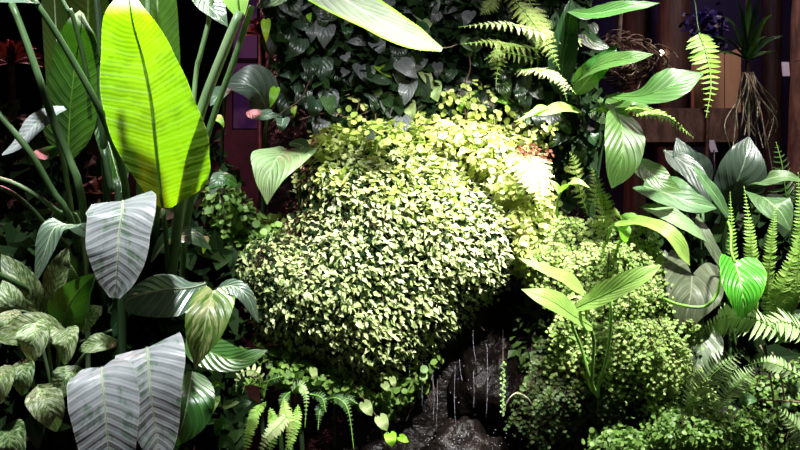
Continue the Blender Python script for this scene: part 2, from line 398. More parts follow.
def bulge_core(b, parent, mat='coreshade', step=8, back=.05, name='shade_core', grow=0):  # dark backing sheet that paints the shade between the leaves
    xs = [p[0] for p in b.poly]; ys = [p[1] for p in b.poly]
    x0, x1, y0, y1 = min(xs), max(xs), min(ys), max(ys)
    nx = int((x1-x0)/step)+1; ny = int((y1-y0)/step)+1
    idx = {}; vs = []; fs = []
    for j in range(ny+1):
        for i in range(nx+1):
            x, y = x0+i*step, y0+j*step
            if inpoly(b.poly, x, y) and edist(b.poly, x, y) > 5:
                idx[i, j] = len(vs); vs.append(b.pos(x, y, back))
    nfront = len(vs)
    vs += [Vector((v.x, b.Y0+.12, v.z)) for v in vs]
    for (i, j), a in idx.items():
        if (i+1, j) in idx and (i+1, j+1) in idx and (i, j+1) in idx:
            q = (a, idx[i+1, j], idx[i+1, j+1], idx[i, j+1])
            fs.append(q); fs.append(tuple(k+nfront for k in q[::-1]))
    # side walls where a cell has no neighbour
    cnt = {}
    for q in fs:
        if max(q) < nfront:
            for k in range(4):
                e = (q[k], q[(k+1) % 4]); cnt[e] = 1
    for (a, c) in list(cnt):
        if (c, a) not in cnt: fs.append((c, a, a+nfront, c+nfront))
    return build(name, vs, fs, M[mat], parent)
def foliage(b, parent, n, size, mat, tmpl=T_OV, up=.5, cam=.3, rnd=.5, down=.5, thick=.04, name='foliage', dens=None, side=0.0, wid=1.0, kind=None, bright=None):
    acc = ([], [], [])
    b.jit = 3.5
    for x, y in b.samples(n, dens=dens):
        nn = b.nrm(x, y)
        p = b.pos(x, y, R.uniform(-.4, 1)*thick)
        N_ = (nn+Vector((0, -cam, up))+rv3()*rnd).normalized()
        T = Vector((side, -.35, -down))+rv3()*.55+Vector((nn.x, 0, nn.z))*.4
        s = R.uniform(*size)*b.Y0/F
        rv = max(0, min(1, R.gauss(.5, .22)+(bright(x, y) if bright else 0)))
        put(acc, p, T, N_, s, tmpl, rv, wid)
    return build(name, acc[0], acc[1], M[mat], parent, rnd=acc[2], smooth=False, kind=kind)
def twigs(b, parent, n, length, r=.8, mat='stem', name='stem', down=1.0):
    Vt, Fc = [], []
    for x, y in b.samples(n):
        p = b.pos(x, y, .02); a = R.uniform(-.6, .6)
        ln = R.uniform(*length)
        pts = [p]
        for k in range(4):
            x += math.sin(a)*ln/4; y += math.cos(a)*ln/4*down; a += R.uniform(-.3, .3)
            pts.append(b.pos(x, y, -.005))
        tube_data(spline(pts, 7), [r*b.Y0/F*.5]*7, 4, Vt, Fc)
    return build(name, Vt, Fc, M[mat], parent, kind='stuff' if n > 20 else None)

def fern(parent, pts, hw, n, mat, prof='strap', N=(0,-1,.3), ang=72, pw=.30, lacy=False, rib='stalkbright', rr=.7, droop=.15, name='frond', label=None, dY=None):
    """frond: rachis through pts with n pinnae each side, half width hw px"""
    nn = 60
    cs = spline([PP(p) for p in pts], nn)
    Yav = sum(p[2] for p in pts)/len(pts)
    pr = {'strap': [.35,.7,.92,1,1,.95,.8,.5,.08], 'tri': [.75,1,.95,.85,.72,.58,.4,.22,.04], 'mid': [.3,.65,.9,1,.92,.76,.55,.3,.05]}[prof]
    W = spline([float(a) for a in pr], nn)
    acc = ([], [], [])
    Nh = Vector(N).normalized()
    L = sum((cs[i+1]-cs[i]).length for i in range(nn-1))
    ca, sa = math.cos(math.radians(ang)), math.sin(math.radians(ang))
    for k in range(n):
        f = .04+.95*k/(n-1); x = f*(nn-1); i = min(int(x), nn-2)
        c = cs[i].lerp(cs[i+1], x-i); T = (cs[min(i+1, nn-1)]-cs[max(i-1, 0)]).normalized()
        m = (Nh-T*Nh.dot(T)).normalized(); S = T.cross(m).normalized()
        proj = max(.4, math.hypot(S.x, S.z))
        for sg in (-1, 1):
            w = W[i]*hw*Yav/F/proj*R.uniform(.88, 1.1)
            D = (S*sg*sa+T*ca-m*droop+rv3()*.06).normalized()
            nr = (m+rv3()*.12)
            rv = max(0, min(1, R.gauss(.5, .18)))
            if not lacy:
                wd = min(pw*w, L/n*.92)/w
                tm = ([(0,0,0),(-.5*wd,.12,.02),(-.42*wd,.65,-.03),(0,1,-.12),(.42*wd,.65,-.03),(.55*wd,.12,.02)], [(0,5,4,3,2,1)])
                put(acc, c, D, nr, w, tm, rv)
            else:
                mm = max(3, int(4+w/ (4*Yav/F)*1.3)); T2 = D
                S2 = T2.cross(nr.normalized()).normalized()
                put(acc, c, D, nr, w, ([(0,0,0),(-.05,.3,0),(0,1,-.08),(.05,.3,0)], [(0,3,2,1)]), rv)
                for q in range(mm):
                    g = (q+.6)/mm; ww = w*.34*(1-g*.75)
                    for s2 in (-1, 1):
                        put(acc, c+D*w*g-m*(.08*w*g*g), (S2*s2+T2*.7), nr+rv3()*.2, ww, T_OV, max(0, min(1, rv+R.uniform(-.2, .2))), .8)
    o = build(name, acc[0], acc[1], M[mat], parent, rnd=acc[2], smooth=False)
    v, fc = tube_data(cs, [rr*(1-.7*i/nn)*Yav/F for i in range(nn)], 5)
    build('rachis', v, fc, M[rib], o)
    if label: o['label'] = label
    return o

def maiden(parent, x, y, x2, y2, Y, mat, nb=7, size=(2.6, 4.3), arch=.10):
    """maidenhair frond: an arching black stem with short side branches of small fans"""
    a = P(x, y, Y); b = P(x2, y2, Y-arch*.6)
    mid = a.lerp(b, .45)+Vector((0, -arch, .05+.03*R.random()))
    cs = spline([a, mid, b], 14)
    acc = ([], [], []); Vt, Fc = [], []
    u = Y/F
    tube_data(cs, [.5*u]*14, 4, Vt, Fc)
    for k in range(nb*2):
        f = .15+.85*k/(nb*2-1); i = min(12, int(f*13)); c = cs[i]
        T = (cs[i+1]-cs[i]).normalized(); sg = -1 if k % 2 else 1
        S = Vector((sg*.9, -.25, -.25+.4*R.random())).normalized()
        D = (S+T*.7).normalized(); ln = (17*(1-.65*f)+4)*u*R.uniform(.8, 1.2)
        tip = c+D*ln+Vector((0, 0, -.25*ln)); br = spline([c, c+D*ln*.5, tip], 6)
        tube_data(br, [.3*u]*6, 3, Vt, Fc)
        m = max(3, int(ln/(3.0*u)))
        for q in range(m):
            g = (q+1)/m; pt = br[min(5, int(g*5))]+rv3()*.6*u
            for s2 in ((-1, 1) if q < m-1 else (0,)):
                TD = Vector((s2*.55*-sg, -.15, -.75))+D*.45+rv3()*.22
                put(acc, pt, TD, Vector((0, -1, .55))+rv3()*.3, R.uniform(*size)*u, T_FAN, max(0, min(1, R.gauss(.5, .22))))
    o = build('frond', acc[0], acc[1], M[mat], parent, rnd=acc[2], smooth=False)
    build('rachis', Vt, Fc, M['stem'], o)
    return o

# ================================================================== setting
def box(x0, x1, y0, y1, z0, z1, Vt=None, Fc=None):
    Vt = [] if Vt is None else Vt; Fc = [] if Fc is None else Fc
    b = len(Vt)
    Vt += [Vector((x, y, z)) for x in (x0, x1) for y in (y0, y1) for z in (z0, z1)]
    for q in ((0,1,3,2),(4,6,7,5),(0,4,5,1),(2,3,7,6),(0,2,6,4),(1,5,7,3)): Fc.append(tuple(b+i for i in q))
    return Vt, Fc
def struct(name, b, mat):
    v, f = box(*b); o = build(name, v, f, M[mat], smooth=False, kind='structure'); return o
N_ = 90
gv = []; 
for j in range(N_+1):
    for i in range(N_+1):
        x = -4+8*i/N_; y = -.6+6.8*j/N_
        gv.append(Vector((x, y, GROUND-.03+.03*pnoise(Vector((x*4, y*4, 0)))+.03*pnoise(Vector((x*11, y*11, 2))))))
gf = [(j*(N_+1)+i, j*(N_+1)+i+1, (j+1)*(N_+1)+i+1, (j+1)*(N_+1)+i) for j in range(N_) for i in range(N_)]
build('floor', gv, gf, M['soil'], kind='structure')
struct('wall_back', (-4, 4, 6.1, 6.3, 0, 3.9), 'wall')
struct('wall_left', (-4.2, -4, -.6, 6.3, 0, 3.9), 'wall')
struct('wall_right', (4, 4.2, -.6, 6.3, 0, 3.9), 'wall')
struct('ceiling', (-4.2, 4.2, -.6, 6.3, 3.9, 4.0), 'wall')

# window glowing purple, upper left of centre, far back (Y=5)
Yw = 5.6
def wbox(px0, px1, py0, py1, Y, d, Vt=None, Fc=None):
    a = P(px0, py1, Y); b = P(px1, py0, Y); return box(a.x, b.x, Y, Y+d, a.z, b.z, Vt, Fc)
fv, ff = [], []
for q in ((226,232,-30,130), (257,260,-30,130), (292,297,-30,130), (226,297,58,62), (226,297,-32,-26)): wbox(*q, Yw, .12, fv, ff)
wn = build('window_1', fv, ff, M['frame'], smooth=False, kind='structure')
v, f = wbox(232, 257, -26, 128, Yw+.05, .02); build('pane', v, f, M['purple'], wn, smooth=False)
v, f = wbox(260, 292, -26, 128, Yw+.05, .02); o = build('pane', v, f, M['redpane'], wn, smooth=False); o['label'] = 'reddish pane'
# support wall under and around the window
struct('trim_1', (P(226,0,Yw).x-.05, P(297,0,Yw).x+.05, Yw+.12, 6.12, GROUND-.1, 3.9), 'frame')
struct('trim_2', (P(232,0,Yw).x-.1, P(292,0,Yw).x+.1, Yw-.02, Yw+.12, GROUND-.1, P(0,130,Yw).z), 'frame')

# right background: posts, boards, tags
def post(name, px, Y, r, label, cat, mat, z1=3.9, lean=0):
    b = P(px, 225, Y); rt = root(name, (b.x, Y, GROUND-.03), label, cat)
    n = 26; cs = []
    for i in range(n):
        z = GROUND-.05+(z1-GROUND+.05)*i/(n-1)
        cs.append(Vector((b.x+lean*(z-1.4)+.01*pnoise(Vector((0, z*2, px))), Y, z)))
    Vt, Fc = tube_data(cs, [r*(1+.10*pnoise(Vector((px, i*.7, 1)))) for i in range(n)], 14)
    build('trunk' if 'tree' in name else 'post', Vt, Fc, M[mat], rt); return rt
def plain(name, verts, faces, mat, label, cat, group=None, smooth=False):
    o = build(name, verts, faces, M[mat], smooth=smooth); o['label'] = label; o['category'] = cat
    if group: o['group'] = group
    return o
post('wooden_post', 674, 4.4, .085, 'thick red-brown wooden post rising behind the tangle of roots', 'post', 'wood')
tr = post('tree_trunk', 806, 3.7, .085, 'rough grey-brown tree trunk at the right edge of the view', 'tree', 'trunk', lean=.03)
v, f = tube_data([P(806,150,3.7)+Vector((.0,-.08,-.25)), P(800,60,3.7)+Vector((.01,-.095,0)), P(800,-60,3.7)+Vector((0,-.09,0))], [.02,.018,.012], 7)
build('climbing_root', v, f, M['root'], tr)
post('wooden_post', 640, 4.9, .10, 'dim brown wooden post in the shade behind the hanging root basket', 'post', 'wood')
post('wooden_post', 772, 5.2, .06, 'slim dark wooden post behind the hanging orchid', 'post', 'wood')
# timber rail & planter ledge behind right plants
v, f = wbox(632, 738, 108, 142, 4.0, .25); lz = v
tb = root('timber_ledge', (P(700,140,4.0).x, 4.1, GROUND), 'long dark red-brown timber ledge behind the grey leaves at right', 'ledge')
build('top_beam', v, f, M['trunk'], tb, smooth=False)
for px in (634, 722):
    v, f = wbox(px, px+12, 142, 142+ (P(0,142,4.08).z-GROUND+.03)/4.08*F, 4.08, .08); build('leg', v, f, M['wood'], tb, smooth=False)
for i, (a, b, tp) in enumerate(((694,708,62),(709,724,58),(725,741,54))):
    v, f = [], []
    A = P(a, 108, 4.15); B = P(b, tp, 4.15)
    v, f = box(A.x, B.x, 4.15, 4.19, P(0,108,4.0).z, B.z)
    for q in v:
        if q.z > B.z-.001 and q.x > A.x+.001: q.z += .035
    plain('wooden_board', v, f, 'tan', ['narrow tan board on the ledge behind the hanging fern, lowest of three', 'middle tan board standing on the timber ledge', 'tallest tan board on the ledge, next to the orchid'][i], 'board', 'tan boards on the timber ledge')
def tag_(px0, px1, py0, py1, Y, label, lean=.02):
    A = P(px0, py1, Y); B = P(px1, py0, Y)
    v, f = box(A.x, B.x, Y, Y+.006, A.z, B.z)
    for q in v:
        if q.z > A.z+.001: q.x -= lean
    # round the upper corners a little with an extra ridge: a slit hole strip
    o = root('plant_tag', ((A.x+B.x)/2, Y, A.z), label, 'tag'); build('card', v, f, M['white'], o, smooth=False)
    return o
t1 = tag_(711, 718, 140, 152, 3.99, 'small tilted white tag standing at the timber ledge above the grey leaves')
v, f = tube_data([P(714,150,3.985), P(715,170,3.99), Vector((P(715,0,3.99).x, 3.985, GROUND-.02))], [.004]*3, 5); build('stake', v, f, M['metal'], t1)
t2 = tag_(783, 790, 62, 76, 3.62, 'small white tag on the tree trunk at right', .005)
v, f = tube_data([P(786.5,64,3.625), P(800,60,3.62)], [.002]*2, 5); build('tie', v, f, M['metal'], t2)

# little lamp
lp = root('spot_lamp', P(661, 53, 4.34), 'tiny glowing lamp fixed to the front of the thick wooden post', 'lamp')
cs = [P(661,53,4.34)+Vector((0,-.03+.02*i,0)) for i in range(4)]
v, f = tube_data([P(661,53,4.34)+Vector((0, .012*i, .004*i)) for i in range(11)], [.012,.016,.019,.020,.020,.020,.018,.012,.008,.008,.008], 12); build('housing', v, f, M['metal'], lp)
v, f = tube_data([P(661,53,4.34)+Vector((0,-.012,0)), P(661,53,4.34)+Vector((0,-.008,0)), P(661,53,4.34)+Vector((0,.001,0))], [.008,.013,.015], 12); build('bulb', v, f, M['lamp'], lp)

# rock pillar behind the planting
def rock(name, c, rx, ry, z0, z1, label, seed, n=80, k=70, amp=.10):
    vs, fs = [], []
    for j in range(n+1):
        z = z0+(z1-z0)*j/n
        for i in range(k):
            th = 2*math.pi*i/k
            d = 1+amp*1.2*pnoise(Vector((math.cos(th)*1.5, math.sin(th)*1.5, z*1.8+seed)))+amp*.9*pnoise(Vector((math.cos(th)*5, math.sin(th)*5, z*7+seed)))+amp*.4*pnoise(Vector((math.cos(th)*13, math.sin(th)*13, z*18+seed)))
            flare = 1+.12*max(0, 1-(z-z0)/.5)
            vs.append(Vector((c[0]+rx*d*flare*math.cos(th), c[1]+ry*d*flare*math.sin(th), z)))
    for j in range(n):
        for i in range(k):
            i2 = (i+1) % k; fs.append((j*k+i, j*k+i2, (j+1)*k+i2, (j+1)*k+i))
    fs.append(tuple(range(k))[::-1]); fs.append(tuple(n*k+i for i in range(k)))
    return plain(name, vs, fs, 'rock', label, 'rock', smooth=True)
rock('rock_pillar', (.06, 3.38), .62, .42, GROUND-.05, 3.85, 'tall dark wet rock pillar carrying the ferns and creepers, bare below the mound', 3)
# wet boulders at the foot of the pillar
def blob(cx, cy, Y, rp, sq, seed, label, name='boulder', mat='rock'):
    c = P(cx, cy, Y); r = rp*Y/F; vs, fs = [], []; n, k = 22, 30
    for j in range(n+1):
        ph = math.pi*j/n
        for i in range(k):
            th = 2*math.pi*i/k; d = Vector((math.sin(ph)*math.cos(th), math.sin(ph)*math.sin(th), math.cos(ph)))
            e = 1+.28*pnoise(d*1.8+Vector((seed, 0, 0)))+.14*pnoise(d*5+Vector((seed, 0, 0)))+.06*pnoise(d*14)
            vs.append(c+Vector((d.x*r*e, d.y*r*e, d.z*r*sq*e)))
    for j in range(n):
        for i in range(k): i2 = (i+1) % k; fs.append((j*k+i, j*k+i2, (j+1)*k+i2, (j+1)*k+i))
    return plain(name, vs, fs, mat, label, 'rock', smooth=True)
blob(462, 470, 2.72, 44, 1.0, 4, 'glistening wet boulder at the bottom centre below the trickles')
blob(385, 478, 2.68, 34, 1.0, 9, 'shaded dark boulder left of the glistening one')
blob(490, 385, 2.93, 38, 1.0, 2, 'wet knob of rock right of centre where water catches the light')

# water trickles
Vt, Fc = [], []
for i in range(9):
    x = R.choice([R.uniform(405, 515), R.uniform(430, 500)]); y = R.uniform(330, 380); Y = 2.62+R.random()*.1
    p0 = P(x, y, Y); ln = R.uniform(.06, .3)
    tube_data(spline([p0, p0+Vector((R.gauss(0, .003), 0, -ln*.5)), p0+Vector((R.gauss(0, .004), 0, -ln))], 12), [R.uniform(.0002, .0006) for _ in range(12)], 4, Vt, Fc)
for i in range(150):
    x = R.gauss(462, 26); y = R.choice([R.gauss(438, 7), R.gauss(385, 16), R.gauss(440, 5)]); p = P(x, y, 2.60+.05*R.random()); r = R.uniform(.0006, .0018)
    tube_data([p+Vector((0,0,r)), p+Vector((0,-r*.3,r*.5)), p, p-Vector((0,0,r))], [r*.3, r*.8, r, r*.3], 5, Vt, Fc)
w = plain('water_trickle', Vt, Fc, 'water', 'thin trickles and drops of water falling over the dark rock', 'water', smooth=True); w['kind'] = 'stuff'

# ================================================================== dark vine on the pillar
def vine(label, poly, n, mats, size, Y0, seed, down=1.0, stems=10, D=.12):
    b = Bulge(poly, Y0, D, 60, .05, seed)
    cx = sum(p[0] for p in poly)/len(poly)
    rt = root('climbing_vine', P(cx, max(p[1] for p in poly), Y0), label, 'vine')
    pts = []
    r2 = random.Random(seed)
    tries = 0
    while len(pts) < n and tries < 9000:
        tries += 1
        for x, y in b.samples(1, r2): pass
        if all((x-a)**2+(y-c)**2 > (size[0]*.52)**2 for a, c in pts): pts.append((x, y))
    for x, y in pts:
        Y = b.Y(x, y)-r2.uniform(-.02, .05); s = r2.uniform(*size); a = r2.gauss(0, .55)
        dx, dy = math.sin(a)*s, math.cos(a)*s
        nrm = (r2.gauss(0, .32), -1, r2.uniform(.1, .8))
        leaf(rt, [(x, y, Y), (x+dx*.5, y+dy*.5, Y-.025), (x+dx, y+dy, Y-.01)], s*.40, None, r2.choice(mats), N=nrm, fold=r2.uniform(5, 22), prof='heart', lobe=s*.16, curl=.15, nv=10, nu=5)
    twigs(b, rt, stems, (40, 90), 1.3)
    foliage(b, rt, int(n*16), (9, 15), M['shadefol'], T_HT, thick=.04, name='foliage')
    bulge_core(b, rt, back=.10)
    return rt
DK = ['vdark', 'vdark', 'vgrey', 'glossdark', 'vdark', 'vgreen']
vine('dark heart-leaved vine hanging at the upper left of the pillar beside the purple window', [(272,-20),(350,-20),(352,130),(330,142),(298,118),(285,85),(282,60),(268,30)], 46, ['vdark','vdark','vgrey','vdark','glossdark'], (17, 28), 2.95, 21)
vine('dark glossy vine covering the pillar under the pale overhanging leaf', [(340,-20),(462,-20),(462,120),(420,138),(380,142),(340,140)], 58, ['vdark','vgrey','vgrey','vdark','glossdark'], (15, 25), 2.92, 33)
vine('mixed green and dark vine among the lacy fern fronds at top centre', [(452,-20),(588,-20),(596,110),(590,190),(566,215),(552,160),(520,130),(460,125)], 66, ['vdark','glossdark','vgreen','vgrey','vdark'], (14, 24), 2.93, 47)
# lighter individual leaves of a second, pale vine
pv = root('pale_vine', P(400, 130, 2.8), 'light green vine with pale heart leaves scattered over the dark vine', 'vine')
for (x, y, x2, y2, w_, mt) in [(266,20,266,43,5,'vlime'),(309,14,310,24,3,'vlime'),(276,88,270,108,5,'vlime'),(294,107,294,118,3.5,'vlime'),(375,84,382,99,6,'vpale'),(378,65,392,78,6,'vlime'),(423,70,434,91,6,'vpale'),
    (400,62,400,88,9,'vgrey'),(362,66,372,86,11,'vgrey'),(368,78,372,88,8,'vgrey'),(432,84,438,102,9,'vpale'),(384,97,390,119,8,'vgrey'),(409,103,413,122,7,'vpale'),(460,98,461,114,4.5,'vlime'),(520,90,523,108,6.5,'vpale'),(495,98,512,104,5,'heart'),
    (530,85,545,100,9,'vgrey'),(550,112,560,130,9,'vgrey'),(423,20,427,35,8,'vpale'),(470,48,462,36,8,'vgreen'),(345,55,349,62,6,'vgrey'),(376,40,384,55,9,'vgrey'),(328,98,332,116,8,'vgreen'),(316,100,312,118,9,'vdark'),(272,112,253,117,5,'greygreen'),
    (283,118,281,132,7,'greygreen'),(366,132,384,141,5,'slate'),(450,155,455,168,4,'slate'),(504,156,494,151,4,'slate'),(454,178,462,190,4,'heart'),(470,137,463,129,4,'vlime'),(346,70,341,77,5,'vgrey')]:
    Y = 2.80 if y < 130 else 2.66
    leaf(pv, [(x,y,Y),((x+x2)/2,(y+y2)/2,Y-.03),(x2,y2,Y-.015)], w_, None, mt, N=(R.gauss(0,.3),-1,.5), fold=12, prof='heart', lobe=w_*.4, nv=12, nu=6)
for pts in ([(300,120),(330,112),(350,118),(375,108),(400,95),(425,90)], [(455,120),(460,95),(470,70),(468,48)], [(512,130),(520,100),(530,60),(540,20)], [(270,125),(285,110),(300,100),(310,80)]):
    stalk(pv, [(x, y, 2.79) for x, y in pts], .8, .5, 'stem', 'stem')

# ================================================================== the leafy mound
main = [(300,205),(296,175),(312,148),(345,136),(400,134),(455,150),(500,185),(522,215),(524,255),(505,285),(478,305),(450,335),(420,362),(385,386),(345,378),(318,360),(285,352),(258,335),(240,300),(233,262),(250,238),(280,228)]
MB_ = Bulge(main, 2.86, .42, 95, .045, 1)
def lit_tone(x, y): return .40*max(-1, min(1, ((x-395)/170-(y-235)/150)))  # key light painted into leaf tones, lighter to the upper right
mr = root('leafy_mound', P(390, 380, 2.9), 'big rounded mound of tiny cream-green leaves in the centre of the planting', 'shrub')
foliage(MB_, mr, 11000, (4.4, 8.0), M['cream'], up=1.0, cam=.15, rnd=.45, down=.5, thick=.085, side=.6, bright=lambda x, y: lit_tone(x, y)*.5+.12, wid=.78)
foliage(MB_, mr, 3000, (4.5, 8), M['shadefol'], up=.4, thick=.02, rnd=.6, name='inner_foliage')  # near-black leaves paint the shaded gaps under the outer ones
twigs(MB_, mr, 60, (14, 40), .8)
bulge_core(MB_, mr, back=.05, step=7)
yel = [(300,150),(318,128),(350,122),(400,120),(450,116),(500,122),(530,140),(552,170),(556,215),(548,262),(530,285),(505,262),(496,225),(470,190),(425,165),(380,155),(340,165),(312,172)]
YB = Bulge(yel, 2.86, .30, 60, .07, 5)
yr = root('yellow_creeper', P(480, 200, 2.85), 'yellow-green small-leaved creeper draped over the top and right shoulder of the mound', 'creeper')
foliage(YB, yr, 3700, (4.2, 7.6), M['yellow'], T_RD, up=.9, cam=.2, rnd=.5, thick=.07, bright=lambda x, y: .2 if x > 430 else -.1)  # light on the right shoulder painted as paler leaf tones
foliage(MB_, yr, 1500, (4.5, 7.5), M['yellow'], T_RD, up=.9, cam=.2, rnd=.5, thick=.07, name='foliage', dens=lambda x, y: max(0, 1-(y-140)/95-max(0, 430-x)/300))
twigs(YB, yr, 50, (14, 36), .9, 'stem')
bulge_core(YB, yr, back=.06, step=7)
# creeper sprigs above: trailing rounded leaves over the vine
sp = root('trailing_creeper', P(440, 130, 2.8), 'thin lime creeper with round leaves trailing up from the mound into the dark vine', 'creeper')
tcb = Bulge([(330,90),(345,150),(400,130),(550,150),(575,205),(590,190),(560,120),(470,75),(440,90),(415,105),(400,120),(370,95)], 2.86, .12, 40, .06, 8)
foliage(tcb, sp, 420, (4.5, 8), M['yellow'], T_RD, up=.5, cam=.5, thick=.05)
twigs(tcb, sp, 26, (18, 50), .8)
# left skirt
lsk = [(232,262),(205,215),(200,180),(225,172),(250,205),(290,225),(275,245),(255,290),(240,300)]
LB = Bulge(lsk, 2.9, .14, 40, .05, 12)
lr = root('small_leaved_shrub', P(240, 280, 2.9), 'sparse small green shrub in the shade left of the mound under the folded leaf', 'shrub')
foliage(LB, lr, 700, (5, 9), M['midg'], T_RD, up=.5, thick=.06); twigs(LB, lr, 26, (14, 40), .8); bulge_core(LB, lr, back=.08)
stalk(lr, [(240,285,2.9),(236,340,2.92),(235,400,2.95)], 1.5, 2, 'stem', 'stem', ground=True)
# below mound: dark drooping fringe
fr = root('round_leaved_creeper', P(360, 400, 2.8), 'shaded creeper with small round leaves hanging below the mound', 'creeper')
fb = Bulge([(255,335),(300,352),(350,370),(400,378),(445,345),(425,385),(395,410),(350,402),(300,392),(262,380),(240,350)], 2.86, .2, 30, .05, 16)
foliage(fb, fr, 620, (5, 9), M['midg'], T_RD, up=.6, thick=.05); twigs(fb, fr, 30, (16, 40), .8); bulge_core(fb, fr, back=.08)
for (x, y, x2, y2, w_) in [(364,403,372,416,6),(380,417,387,431,6.5),(390,434,392,447,6.2),(400,437,409,442,3.8),(384,384,390,391,4),(392,378,395,388,3.5),(313,370,316,380,4)]:
    leaf(fr, [(x,y,2.62),((x+x2)/2,(y+y2)/2,2.60),(x2,y2,2.61)], w_, None, 'vlime' if x in (390, 400) else 'vpale', fold=8, prof='heart', lobe=3, nv=12, nu=6)
stalk(fr, [(355,385,2.66),(368,405,2.63),(380,421,2.62),(388,434,2.62)], .6, .4, 'stem', 'stem')

# ================================================================== ferns at top centre
def fernplant(label, base, fr_list, name='fern', group=None, cat='fern', ground=False):
    rt = root(name, P(*base), label, cat, group)
    for a in fr_list: fern(rt, **a)
    if ground: stalk(rt, [base, (base[0], base[1]+20, base[2]+.02)], 3, 4, 'stem', 'stem', ground=True)
    return rt
fernplant('pale lacy fern arching left across the top centre', (585,40,2.85), [
    dict(pts=[(582,40,2.8),(545,32,2.68),(500,24,2.6),(458,27,2.58)], hw=13, n=22, mat=M['fernpale'], prof='tri', lacy=True, N=(0,-.8,.7)),
    dict(pts=[(550,50,2.8),(515,46,2.68),(490,42,2.62),(460,44,2.6)], hw=11, n=18, mat=M['fernyel'], prof='tri', lacy=True, N=(0,-.8,.7)),
    dict(pts=[(548,62,2.8),(520,55,2.7),(498,52,2.64),(484,60,2.63)], hw=9, n=14, mat=M['fernyel'], prof='tri', lacy=True),
    dict(pts=[(496,46,2.72),(498,60,2.7),(496,84,2.69)], hw=10, n=10, mat=M['fernyel'], prof='mid', lacy=True)])
fernplant('yellow-green lacy fern hanging down from the top centre', (520,-15,2.85), [
    dict(pts=[(500,-15,2.8),(525,12,2.7),(545,40,2.66),(560,70,2.66)], hw=15, n=20, mat=M['fernyel'], prof='mid', lacy=True),
    dict(pts=[(520,-15,2.85),(536,15,2.74),(540,35,2.72),(535,55,2.71)], hw=14, n=18, mat=M['fernyel'], prof='mid', lacy=True),
    dict(pts=[(500,-10,2.8),(490,5,2.76),(480,15,2.74)], hw=10, n=12, mat=M['fernyel'], prof='mid', lacy=True)])
fernplant('white-lit lacy fern frond tipping right below the lacy ferns', (515,70,2.8), [
    dict(pts=[(517,70,2.74),(540,70,2.62),(560,79,2.58),(576,94,2.57)], hw=11, n=18, mat=M['fernpale'], prof='tri', lacy=True, N=(0,-.8,.7)),
    dict(pts=[(552,72,2.66),(562,84,2.6),(567,101,2.59)], hw=7, n=10, mat=M['fernpale'], prof='tri', lacy=True)])
fernplant('brilliantly lit pale fern on the right shoulder of the mound', (520,150,2.78), [
    dict(pts=[(520,150,2.66),(532,165,2.52),(539,185,2.48),(541,212,2.48)], hw=23, n=18, mat=M['fernpale'], prof='tri', lacy=True, N=(0,-.85,.5)),
    dict(pts=[(515,152,2.66),(520,170,2.53),(523,195,2.5)], hw=14, n=12, mat=M['fernpale'], prof='tri', lacy=True, N=(0,-.85,.5))])
rb = Bulge([(517,148),(530,146),(548,152),(548,160),(530,162)], 2.62, .04, 10, .02, 3)
rr_ = root('rust_seedling', P(532, 160, 2.62), 'tuft of rusty red-brown leaflets above the brilliantly lit fern', 'fern'); foliage(rb, rr_, 130, (3, 6), M['reddish']); twigs(rb, rr_, 8, (6, 12), .7)
fernplant('small curly yellow-green fern left of the ribbed lily leaf', (590,215,2.75), [
    dict(pts=[(588,215,2.72),(580,190,2.65),(575,165,2.62),(570,152,2.6)], hw=10, n=14, mat=M['fernyel'], prof='mid', lacy=True),
    dict(pts=[(592,215,2.72),(596,200,2.62),(596,180,2.6),(590,165,2.6)], hw=9, n=14, mat=M['fernyel'], prof='mid', lacy=True),
    dict(pts=[(596,245,2.7),(604,225,2.6),(604,200,2.58),(598,185,2.6)], hw=13, n=16, mat=M['fernyel'], prof='mid', lacy=True),
    dict(pts=[(596,230,2.72),(614,215,2.6),(620,212,2.6)], hw=8, n=10, mat=M['fernyel'], prof='mid', lacy=True)])
fernplant('feathery green fern arching over the big lily leaves towards the right', (600,100,2.8), [
    dict(pts=[(600,105,2.75),(630,108,2.62),(665,116,2.56),(694,138,2.56)], hw=10, n=26, mat=M['ferngreen'], prof='mid', lacy=True, N=(0,-.7,.8)),
    dict(pts=[(600,112,2.75),(618,100,2.66),(640,104,2.6)], hw=9, n=14, mat=M['ferngreen'], prof='mid', lacy=True),
    dict(pts=[(590,112,2.75),(606,108,2.66),(618,120,2.6)], hw=9, n=12, mat=M['ferngreen'], prof='mid', lacy=True)])

# ================================================================== left: giant paddle-leaved plants
A = root('bird_of_paradise', (P(160,225,2.3).x, 2.42, GROUND-.02), 'tall bird-of-paradise plant with one huge glowing backlit lime leaf at upper left', 'plant')
leaf(A, [(163,208,2.34),(160,190,2.32),(155,140,2.29),(151,100,2.28),(143,60,2.27),(134,28,2.25),(131,12,2.23),(129,-4,2.19)],
     [2,14,24,33,40,44,46,46,43,38,32,24,10], [9,40,51,52,53,48,42,38,33,29,24,18,8], 'backlit', N=(.12,-1,-.1), fold=6, nv=60, nu=16, wav=2.2, mid='midgreen', midr=1.5, label='huge backlit lime leaf with dark ribs')
stalk(A, [(163,209,2.34),(166,235,2.35),(168,280,2.38),(165,340,2.42),(160,420,2.44)], 1.8, 4, 'stalk', ground=True)
leaf(A, [(160,118,2.62),(160,70,2.6),(158,20,2.58),(156,-40,2.56)], 19, 21, 'darkpad2', N=(0,-1,0), fold=4, prof='paddle', nv=30, mid='midrib', midr=1.0, wav=1)
stalk(A, [(160,118,2.62),(158,200,2.6),(152,320,2.55)], 2, 4, 'stalk', ground=True)
stalk(A, [(146,-25,2.5),(148,10,2.5),(146,80,2.5),(140,180,2.48),(138,330,2.46)], 2.6, 4, 'stalkpale', ground=True)
